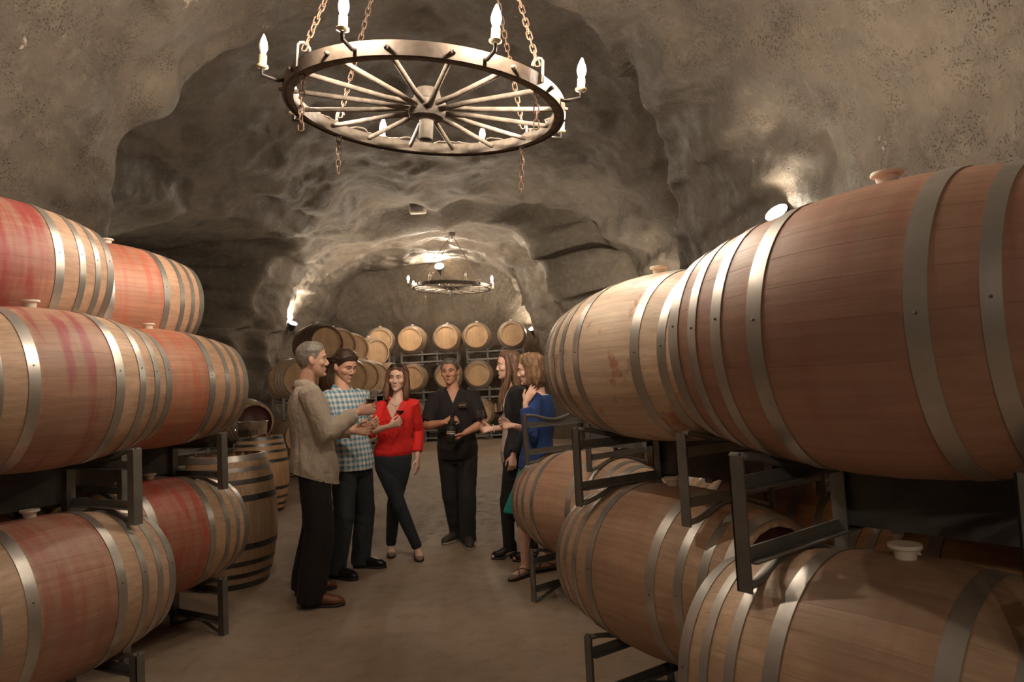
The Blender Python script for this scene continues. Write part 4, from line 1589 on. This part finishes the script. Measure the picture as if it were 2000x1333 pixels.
wine_glass('wine glass in the hand of the grey-haired man', W_ + d * .085 + V3(0, .032, -.01), (0, 4))

# ---- man in a checked shirt
ft = [((692, 1108), (757, 1110)), ((646, 1127), (704, 1136))]
Y = feet_y((692, 1108), (757, 1110), (646, 1127), (704, 1136))
g = person('dark-haired man in blue checked shirt and jeans smiling at his glass', Y, (672, 686), 668, 685, -42, -30, -38, ft,
           [dict(wrist=at(700, 890, Y + .25), pole=V3(.2, .6, 0), palm=V3(-.5, -.5, 0), thumb=V3(.5, -.5, 0)),
            dict(wrist=at(706, 838, Y - .32), pole=V3(-.5, -.3, -1), dir=V3(.92, -.2, .25), palm=V3(.35, .75, .5), thumb=V3(0, -.2, 1), curl=(42, 52, 32), tin=.6)],
           head_pitch=20, head_roll=0, skin=(.66, .37, .26), brows=(.05, .03, .02), smile=True)
m, nt, b = new_mat('blue_white_check')
tc = N(nt, 'ShaderNodeTexCoord').outputs['Object']
sx = N(nt, 'ShaderNodeSeparateXYZ'); L(nt, tc, sx.inputs[0])
def stripes(v, freq):
    q = math_n(nt, 'SINE', math_n(nt, 'MULTIPLY', v, freq))
    return maprange(nt, q, -.25, .25)
u_ = math_n(nt, 'ADD', math_n(nt, 'MULTIPLY', sx.outputs[0], .74), math_n(nt, 'MULTIPLY', sx.outputs[1], .67))
va, vb = stripes(u_, 165), stripes(sx.outputs[2], 150)
tot = math_n(nt, 'MULTIPLY', math_n(nt, 'ADD', va, vb), .5)
col = mixc(nt, tot, (.78, .76, .72), (.10, .28, .42))
L(nt, col, b.inputs['Base Color']); b.inputs['Roughness'].default_value = .85
fa = noise_n(nt, tc, (15, 15, 5.5), 1., 3, .55, (3, 1, 2))
bp = N(nt, 'ShaderNodeBump'); bp.inputs['Strength'].default_value = .5; bp.inputs['Distance'].default_value = .04
L(nt, math_n(nt, 'ABSOLUTE', math_n(nt, 'SUBTRACT', fa, .5)), bp.inputs['Height']); L(nt, bp.outputs[0], b.inputs['Normal'])
M['check'] = m
mb = MB()
loft(mb, torso_rings(g, -.26, .975, 0, gf=lambda t: float(np.interp(t, [-.26, 0, .25, .5, 1], [.056, .042, .030, .022, .020]))), 26)
sleeve(mb, g, 0, .95, .068, .063)
sleeve(mb, g, 1, .98, .070, .065)
garment(g, 'shirt', mb, M['check'], .0075, 4, .005, (9, 9, 5), 5., [hemline(g['sp'](-.18), -36, .1)])
collar(g, M['check'], .074, .985, 50, .046)
trousers(g, cloth('dark_blue_jeans', (.030, .037, .045), fold=.22), (.102, .082, .080, .078), 6., .005, .03)
shoes(g, simple('black_leather', (.012, .011, .011), .25), M['black_sole'], .29)
short_hair(g, hair_mat('dark_brown_hair', (.035, .018, .012), (.075, .04, .025)), .021, (.068, .048, .005, -.07), 2., .004)
S, E_, W_, d = g['arms'][1]
wine_glass('wine glass held out by the man in the checked shirt', at(728, 818, (W_ + d * .08).y + .02))

# ---- woman in a red blouse
ft = [((764, 1080), (765, 1093)), ((814, 1087), (822, 1100))]
Y = feet_y((764, 1087), (818, 1094))
g = person('smiling brown-haired woman in red blouse and dark jeans with crossed legs', Y, (778, 712), 778, 768, -97, -92, -99, ft,
           [dict(wrist=at(815, 893, Y + .02), pole=V3(.12, 1, 0), palm=V3(-.8, .3, 0), thumb=V3(0, -1, 0), dir=V3(.04, -.05, -1), curl=(14, 18, 10), tin=.2),
            dict(wrist=at(760, 833, Y - .26), pole=V3(-.8, .1, -.7), dir=V3(.9, -.2, .28), palm=V3(.1, .8, .4), thumb=V3(0, -.2, 1), curl=(52, 55, 30), tin=.6)],
           female=True, head_roll=-4, skin=(.78, .50, .39), brows=(.12, .06, .035), smile=True, hs=1.02,
           leg_poles=(V3(-.2, -1, 0), V3(-.1, -1, 0)))
M['red'] = cloth('scarlet_blouse', (.80, .022, .018), .8)
zv = g['sp'](.66).z
yv = g['yaw'](1)
def vneck(g, t0, wid):
    c0 = g['sp'](t0); yv = g['yaw'](1); f0, r0 = fwd(yv), rgt(yv)
    mid = g['sp'](.8)
    def fn(p_): return (p_ - mid).dot(f0) > 0 and p_.z > c0.z and abs((p_ - c0).dot(r0)) < (p_.z - c0.z) * wid
    near = lambda p_: (p_ - mid).dot(f0) > -.02 and p_.z > c0.z - .03
    fn.cuts = [(c0, (r0 - Vector((0, 0, wid))).normalized(), near), (c0, (-r0 - Vector((0, 0, wid))).normalized(), near)]
    return fn


def placket(g, c, yaw_, depth, half):
    """open front of a jacket between two upright edges"""
    f0, r0 = fwd(yaw_), rgt(yaw_)
    def fn(p_): return (p_ - c).dot(f0) > depth and abs((p_ - c).dot(r0)) < half
    near = lambda p_: (p_ - c).dot(f0) > depth - .03
    fn.cuts = [(c + r0 * half, r0, near), (c - r0 * half, r0, near), (c + f0 * depth, f0, lambda p_: abs((p_ - c).dot(r0)) < half + .02)]
    return fn


mb = MB()
loft(mb, torso_rings(g, .0, .965, 0, gf=lambda t: float(np.interp(t, [0, .04, .12, .25, .45, .7, 1], [.008, .026, .036, .036, .028, .018, .018]))), 26)
sleeve(mb, g, 0, 1.80, .053, .042, .047)
sleeve(mb, g, 1, 1.12, .054, .050)
garment(g, 'blouse', mb, M['red'], .0065, 4, .006, (9, 9, 6), 8., [vneck(g, .64, .52)])
mb = MB(); loft(mb, torso_rings(g, .45, .72, .006), 22)
garment(g, 'camisole', mb, cloth('white_camisole', (.75, .70, .64)), .0075, 2, 0)
collar(g, M['red'], .080, .955, 95, .045)
mb = MB()
nb = MB()
c0 = g['sp'](.97)
pearls = []
for i in range(26):
    a = 2 * math.pi * i / 26
    fr = max(0, math.cos(a))
    p_ = c0 + fwd(yv) * (.066 * math.cos(a) + .022 * fr) + rgt(yv) * .068 * math.sin(a) + V3(0, 0, .012 - .062 * fr ** 1.5)
    ell(nb, p_ - g['base'], (.0055, .0055, .0055), n=8, m=6)
nb.obj('necklace', simple('pearl', (.75, .70, .62), .2), g['root'])
trousers(g, cloth('dark_denim', (.020, .026, .034), fold=.22), (.098, .066, .052, .045), 9., .003, .085)
shoes(g, simple('taupe_flat', (.24, .165, .115), .6), M['black_sole'], .245, .9, 'ballet_flat', True)
hm = hair_mat('chestnut_hair', (.10, .042, .022), (.20, .095, .05))
long_hair(g, hm, [(.138, -.014, .03, .035), (.128, -.016, .062, .072), (.105, -.017, .078, .096), (.075, -.024, .087, .098), (.04, -.034, .092, .090), (.0, -.040, .096, .080), (-.05, -.046, .100, .070), (-.10, -.050, .104, .062), (-.15, -.050, .102, .052), (-.185, -.048, .085, .038)],
          [[(sx * .070, .035, .085, .022), (sx * .088, .022, .03, .026), (sx * .094, .018, -.04, .030), (sx * .100, .030, -.11, .034), (sx * .098, .045, -.17, .030), (sx * .092, .05, -.205, .014)] for sx in (-1, 1)], .006, 45)
MB().tube([g['h'](sx_, .052, z_) - g['base'] for sx_, z_ in ((-.082, .075), (-.06, .115), (0, .138), (.06, .115), (.082, .075))], .004, 8).obj('sunglasses_on_hair', simple('shiny_frames', (.02, .02, .02), .1), g['root'])
for sx_ in (-1, 1):
    ell(MB(), g['h'](.030 * sx_, .060, .120) - g['base'], (.024, .016, .018)).obj('sunglass_lens', simple('dark_lens', (.02, .02, .025), .05), g['root'])
S, E_, W_, d = g['arms'][1]
wine_glass('wine glass in front of the red blouse', at(782, 822, (W_ + d * .08).y + .02))

# ---- man in black with a bottle
ft = [((914, 1062), (919, 1077)), ((902, 1053), (859, 1067))]
Y = feet_y((914, 1062), (919, 1077), (902, 1053), (859, 1067))
g = person('grey-templed man in black polo shirt presenting a dark wine bottle', Y, (879, 700), 885, 893, -90, -92, -97, ft,
           [dict(wrist=at(908, 846, Y - .26), pole=V3(.8, .3, -.8), dir=V3(-.72, -.35, -.45), palm=V3(-.5, -.1, .8), thumb=V3(-.2, -1, .1), curl=(35, 40, 25), tin=.3),
            dict(wrist=at(866, 826, Y - .27), pole=V3(-.8, .3, -.8), dir=V3(.82, -.25, .45), palm=V3(.4, .5, -.75), thumb=V3(.3, -.8, .3), curl=(45, 50, 30), tin=.7)],
           skin=(.60, .31, .20), brows=(.09, .07, .055), head_roll=2)
M['black_cloth'] = cloth('black_polo', (.016, .012, .012), .85)
mb = MB()
loft(mb, torso_rings(g, -.22, .97, 0, gf=lambda t: float(np.interp(t, [-.22, 0, .25, .5, 1], [.044, .040, .030, .024, .020]))), 26)
sleeve(mb, g, 0, .86, .070, .068)
sleeve(mb, g, 1, .86, .070, .068)
garment(g, 'polo_shirt', mb, M['black_cloth'], .0075, 4, .005, (8, 8, 5), 11., [vneck(g, .76, .42)])
collar(g, M['black_cloth'], .078, .965, 75, .05)
trousers(g, cloth('charcoal_jeans', (.017, .016, .017), fold=.22), (.104, .084, .078, .074), 12., .005, .03)
shoes(g, simple('dark_olive_sneaker', (.045, .036, .026), .6), simple('pale_sole', (.36, .30, .235), .7), .285)
short_hair(g, hair_mat('greying_hair', (.055, .045, .038), (.22, .19, .165)), .015, (.084, .052, .0, -.07), 3., .016)
# embroidered badge on the chest: brown frame, pale lettering worn to a blur
q = at(903.5, 792, Y - .155)
rt, up_ = rgt(-90) * -1, V3(0, 0, 1)
bdg = MB().box(q - g['base'], (.084, .004, .050), bev=.001).obj('badge', simple('badge_cloth', (.06, .042, .032), .8), g['root'])
for zc in (-.022, .022):
    MB().box(q - g['base'] + V3(0, -.003, zc), (.080, .002, .0025)).obj('badge_edge', simple('badge_thread', (.16, .08, .05), .8), bdg)
xx = -.037
lm = simple('badge_lettering', (.42, .36, .31), .8)
for wv in ((.0055, .0045, .006, .0045, .005, .0045), (.006, .0045, .005, .0055, .005)):
    for wl in wv:
        MB().box(q - g['base'] + V3(xx + wl / 2, -.003, .000 + .001 * math.sin(xx * 900)), (wl * .8, .002, .0095)).obj('badge_letter', lm, bdg)
        xx += wl
    xx += .008
# bottle
b0, b1 = at(879, 868, Y - .36), at(884, 806, Y - .33)
ax = (b1 - b0).normalized()
bt = thing('wine_bottle', 'dark wine bottle with cream label band in two hands', 'bottle', b0)
rot = V3(0, 0, 1).rotation_difference(ax).to_matrix()
M['bottle'] = simple('dark_green_glass', (.012, .016, .008), .08)
MB().lathe([(0, .006), (.030, 0), (.037, .006), (.038, .02), (.038, .165), (.034, .185), (.022, .205), (.015, .222), (.0145, .285), (.0165, .288), (.0165, .300), (.013, .302), (0, .302)], 28, rot=rot).obj('bottle_body', M['bottle'], bt, sharp=50)
MB().lathe([(.0384, .060), (.0386, .062), (.0386, .150), (.0384, .152)], 28, rot=rot).obj('label', simple('dark_label', (.02, .02, .018), .6), bt)
for z_, hh in ((.085, .010), (.104, .004)):
    MB().lathe([(.0386, z_), (.0390, z_ + .001), (.0390, z_ + hh), (.0386, z_ + hh + .001)], 28, rot=rot).obj('label_band', simple('cream_label', (.62, .50, .36), .6), bt)
MB().lathe([(.0152, .225), (.0156, .226), (.0176, .287), (.0176, .3035), (0, .304)], 24, rot=rot).obj('capsule', simple('black_capsule', (.02, .018, .018), .35), bt, sharp=50)

# ---- long-haired woman in a dark jacket
ft = [((1010, 1090), (977, 1092)), ((1052, 1094), (1020, 1096))]
Y = feet_y((1014, 1089), (977, 1092))
g = person('long-haired woman in black jacket and pale top seen in profile', Y, (994, 685), 1003, 1006, -172, -175, -173, ft,
           [dict(wrist=at(1003, 888, Y - .22), pole=V3(.9, .2, 0), dir=V3(-.12, .05, -1), palm=V3(-.2, .9, 0), thumb=V3(-1, 0, 0), curl=(25, 30, 20)),
            dict(wrist=at(963, 838, Y + .02), pole=V3(.5, .2, -1), dir=V3(-.97, -.1, -.05), palm=V3(0, -.75, .6), thumb=V3(-.1, .2, 1), curl=(45, 45, 25), tin=.5)],
           female=True, skin=(.78, .48, .37), brows=(.10, .055, .035), smile=True)
M['pale_top'] = cloth('pale_pink_top', (.50, .40, .36), .85)
mb = MB(); loft(mb, torso_rings(g, -.30, .93, .016, .01), 24)
garment(g, 'top', mb, M['pale_top'], .0075, 4, .004, (9, 9, 5), 13.)
M['jacket'] = cloth('black_jacket', (.014, .013, .015), .8)
mb = MB(); loft(mb, torso_rings(g, -.34, .965, .034, .012), 26)
sleeve(mb, g, 0, 1.93, .068, .048, .058)
sleeve(mb, g, 1, 1.82, .068, .048, .058)
f0, r0, c0 = fwd(-172), rgt(-172), g['sp'](.5)
garment(g, 'jacket', mb, M['jacket'], .0075, 4, .006, (8, 8, 5), 14., [placket(g, c0, -172, .03, .125)])
trousers(g, cloth('black_slim_trousers', (.012, .011, .012), fold=.22), (.096, .064, .052, .050), 15., .003, .06)
shoes(g, simple('black_boot', (.012, .012, .011), .4), M['black_sole'], .22, 1.0, 'boot', heel=.045)
hm = hair_mat('long_brown_hair', (.10, .048, .026), (.22, .12, .068))
long_hair(g, hm, [(.138, -.014, .03, .035), (.128, -.016, .062, .072), (.105, -.018, .078, .094), (.075, -.028, .086, .095), (.04, -.042, .089, .082), (.0, -.050, .090, .072), (-.06, -.058, .094, .062), (-.12, -.064, .10, .056), (-.20, -.066, .105, .050), (-.28, -.066, .098, .042), (-.34, -.064, .075, .028)],
          [[(sx * .068, .020, .09, .024), (sx * .084, .004, .02, .028), (sx * .090, .000, -.06, .030), (sx * .094, .026, -.16, .030), (sx * .085, .060, -.26, .026), (sx * .075, .085, -.36, .018), (sx * .07, .09, -.40, .008)] for sx in (-1, 1)], .005, 45)
MB().tube([at(983, 905, Y - .16) - g['base'], at(984, 930, Y - .16) - g['base'], at(983, 955, Y - .16) - g['base'], at(983, 974, Y - .16) - g['base']], [.003, .003, .003, .006], 6).obj('jacket_cord', M['black_cloth'], g['root'])
S, E_, W_, d = g['arms'][1]
wine_glass('wine glass held out by the long-haired woman', at(939, 836, (W_ + d * .08).y - .03))
bnd = MB()
for i in range(16):
    a = 2 * math.pi * i / 16
    u1 = d.orthogonal().normalized(); u2 = d.cross(u1)
    ell(bnd, W_ - d * .005 + (u1 * math.cos(a) + u2 * math.sin(a)) * .030 - g['base'], (.005, .005, .005), n=6, m=5)
bnd.obj('bracelet', simple('pale_beads', (.7, .62, .52), .3), g['root'])

# ---- curly-haired woman in a blue cardigan
ft = [((1038, 1123), (995, 1137)), ((1090, 1112), (1052, 1117))]
Y = feet_y((1038, 1123), (995, 1137))
g = person('curly blonde woman in blue cardigan and teal skirt, hand at her neck', Y, (1037, 692), 1052, 1049, 163, 168, 177, ft,
           [dict(wrist=at(1026, 789, Y - .20), pole=V3(-.25, -.5, -1), dir=V3(.50, .10, .85), palm=V3(.3, .9, -.1), thumb=V3(-.8, .3, .5), curl=(14, 20, 12), tin=.2),
            dict(wrist=at(1003, 832, Y - .05), pole=V3(.6, .2, -1), dir=V3(-.97, -.12, .05), palm=V3(0, -.75, .6), thumb=V3(-.1, .2, 1), curl=(45, 48, 25), tin=.5)],
           female=True, skin=(.76, .46, .35), brows=(.2, .12, .07), leg_poles=(V3(-1, 0, 0), V3(-1, .1, 0)), head_pitch=6)
M['cream'] = cloth('cream_blouse', (.60, .53, .43), .85)
mb = MB(); loft(mb, torso_rings(g, -.06, .95, .012, .012), 24)
garment(g, 'blouse', mb, M['cream'], .0075, 4, .005, (9, 9, 6), 16.)
M['blue'] = cloth('royal_blue_cardigan', (.022, .060, .22), .9)
mb = MB(); loft(mb, torso_rings(g, -.12, .94, .028, .012), 26)
sleeve(mb, g, 0, 1.86, .066, .044, .056)
sleeve(mb, g, 1, 1.80, .066, .044, .056)
f0, r0, c1 = fwd(163), rgt(163), g['sp'](.4)
garment(g, 'cardigan', mb, M['blue'], .0075, 4, .004, (9, 9, 6), 17., [placket(g, c1, 163, .05, .10)])
k = g['k']
mb = MB()
rings = torso_rings(g, -.06, .13, .014)
hipc = g['sp'](-.1)
kneec = (g['legs'][0][1] + g['legs'][1][1]) / 2
sk = [(kneec.lerp(hipc, .08 + .0) + V3(.0, 0, 0), rgt(168) * .165 * k, fwd(168) * .235 * k), (kneec.lerp(hipc, .35), rgt(168) * .165 * k, fwd(168) * .205 * k), (kneec.lerp(hipc, .7), rgt(168) * .17 * k, fwd(168) * .165 * k)]
loft(mb, sk + rings[4:], 24)
garment(g, 'skirt', mb, cloth('teal_skirt', (.008, .29, .275), .8, fold=.3), .0085, 4, .004, (9, 9, 3), 18.)
shoes(g, simple('grey_taupe_flat', (.27, .21, .17), .6), M['black_sole'], .25, .9, 'ballet_flat', True)
for hip, kn, an, fd, hp, tp in g['legs']:
    rt = fd.cross(V3(0, 0, 1))
    o = an - g['base']
    for sg in (-1, 1):
        MB().tube([o + rt * .034 * sg + fd * -.01 + V3(0, 0, -.040), o + rt * .022 * sg + fd * .055 + V3(0, 0, -.012), o - rt * .020 * sg + fd * .085 + V3(0, 0, -.028), o - rt * .036 * sg + fd * .10 + V3(0, 0, -.055)], .004, 6).obj('strap', simple('strap_taupe', (.15, .11, .09), .6), g['root'])
hm = hair_mat('curly_blonde_hair', (.15, .08, .038), (.34, .205, .11), (60, 60, 40))
long_hair(g, hm, [(.140, -.014, .035, .04), (.130, -.018, .070, .078), (.105, -.024, .092, .104), (.07, -.032, .102, .108), (.03, -.042, .108, .098), (-.02, -.048, .112, .086), (-.07, -.050, .112, .076), (-.12, -.050, .102, .064), (-.155, -.048, .075, .042)],
          [[(sx * .072, .035, .09, .024), (sx * .092, .012, .03, .026), (sx * .098, .006, -.05, .028), (sx * .096, .012, -.11, .024), (sx * .09, .012, -.145, .012)] for sx in (-1, 1)], .016, 32)
S, E_, W_, d = g['arms'][1]
wine_glass('wine glass in front of the woman in the blue cardigan', at(979, 826, (W_ + d * .08).y - .03), (0, -8))
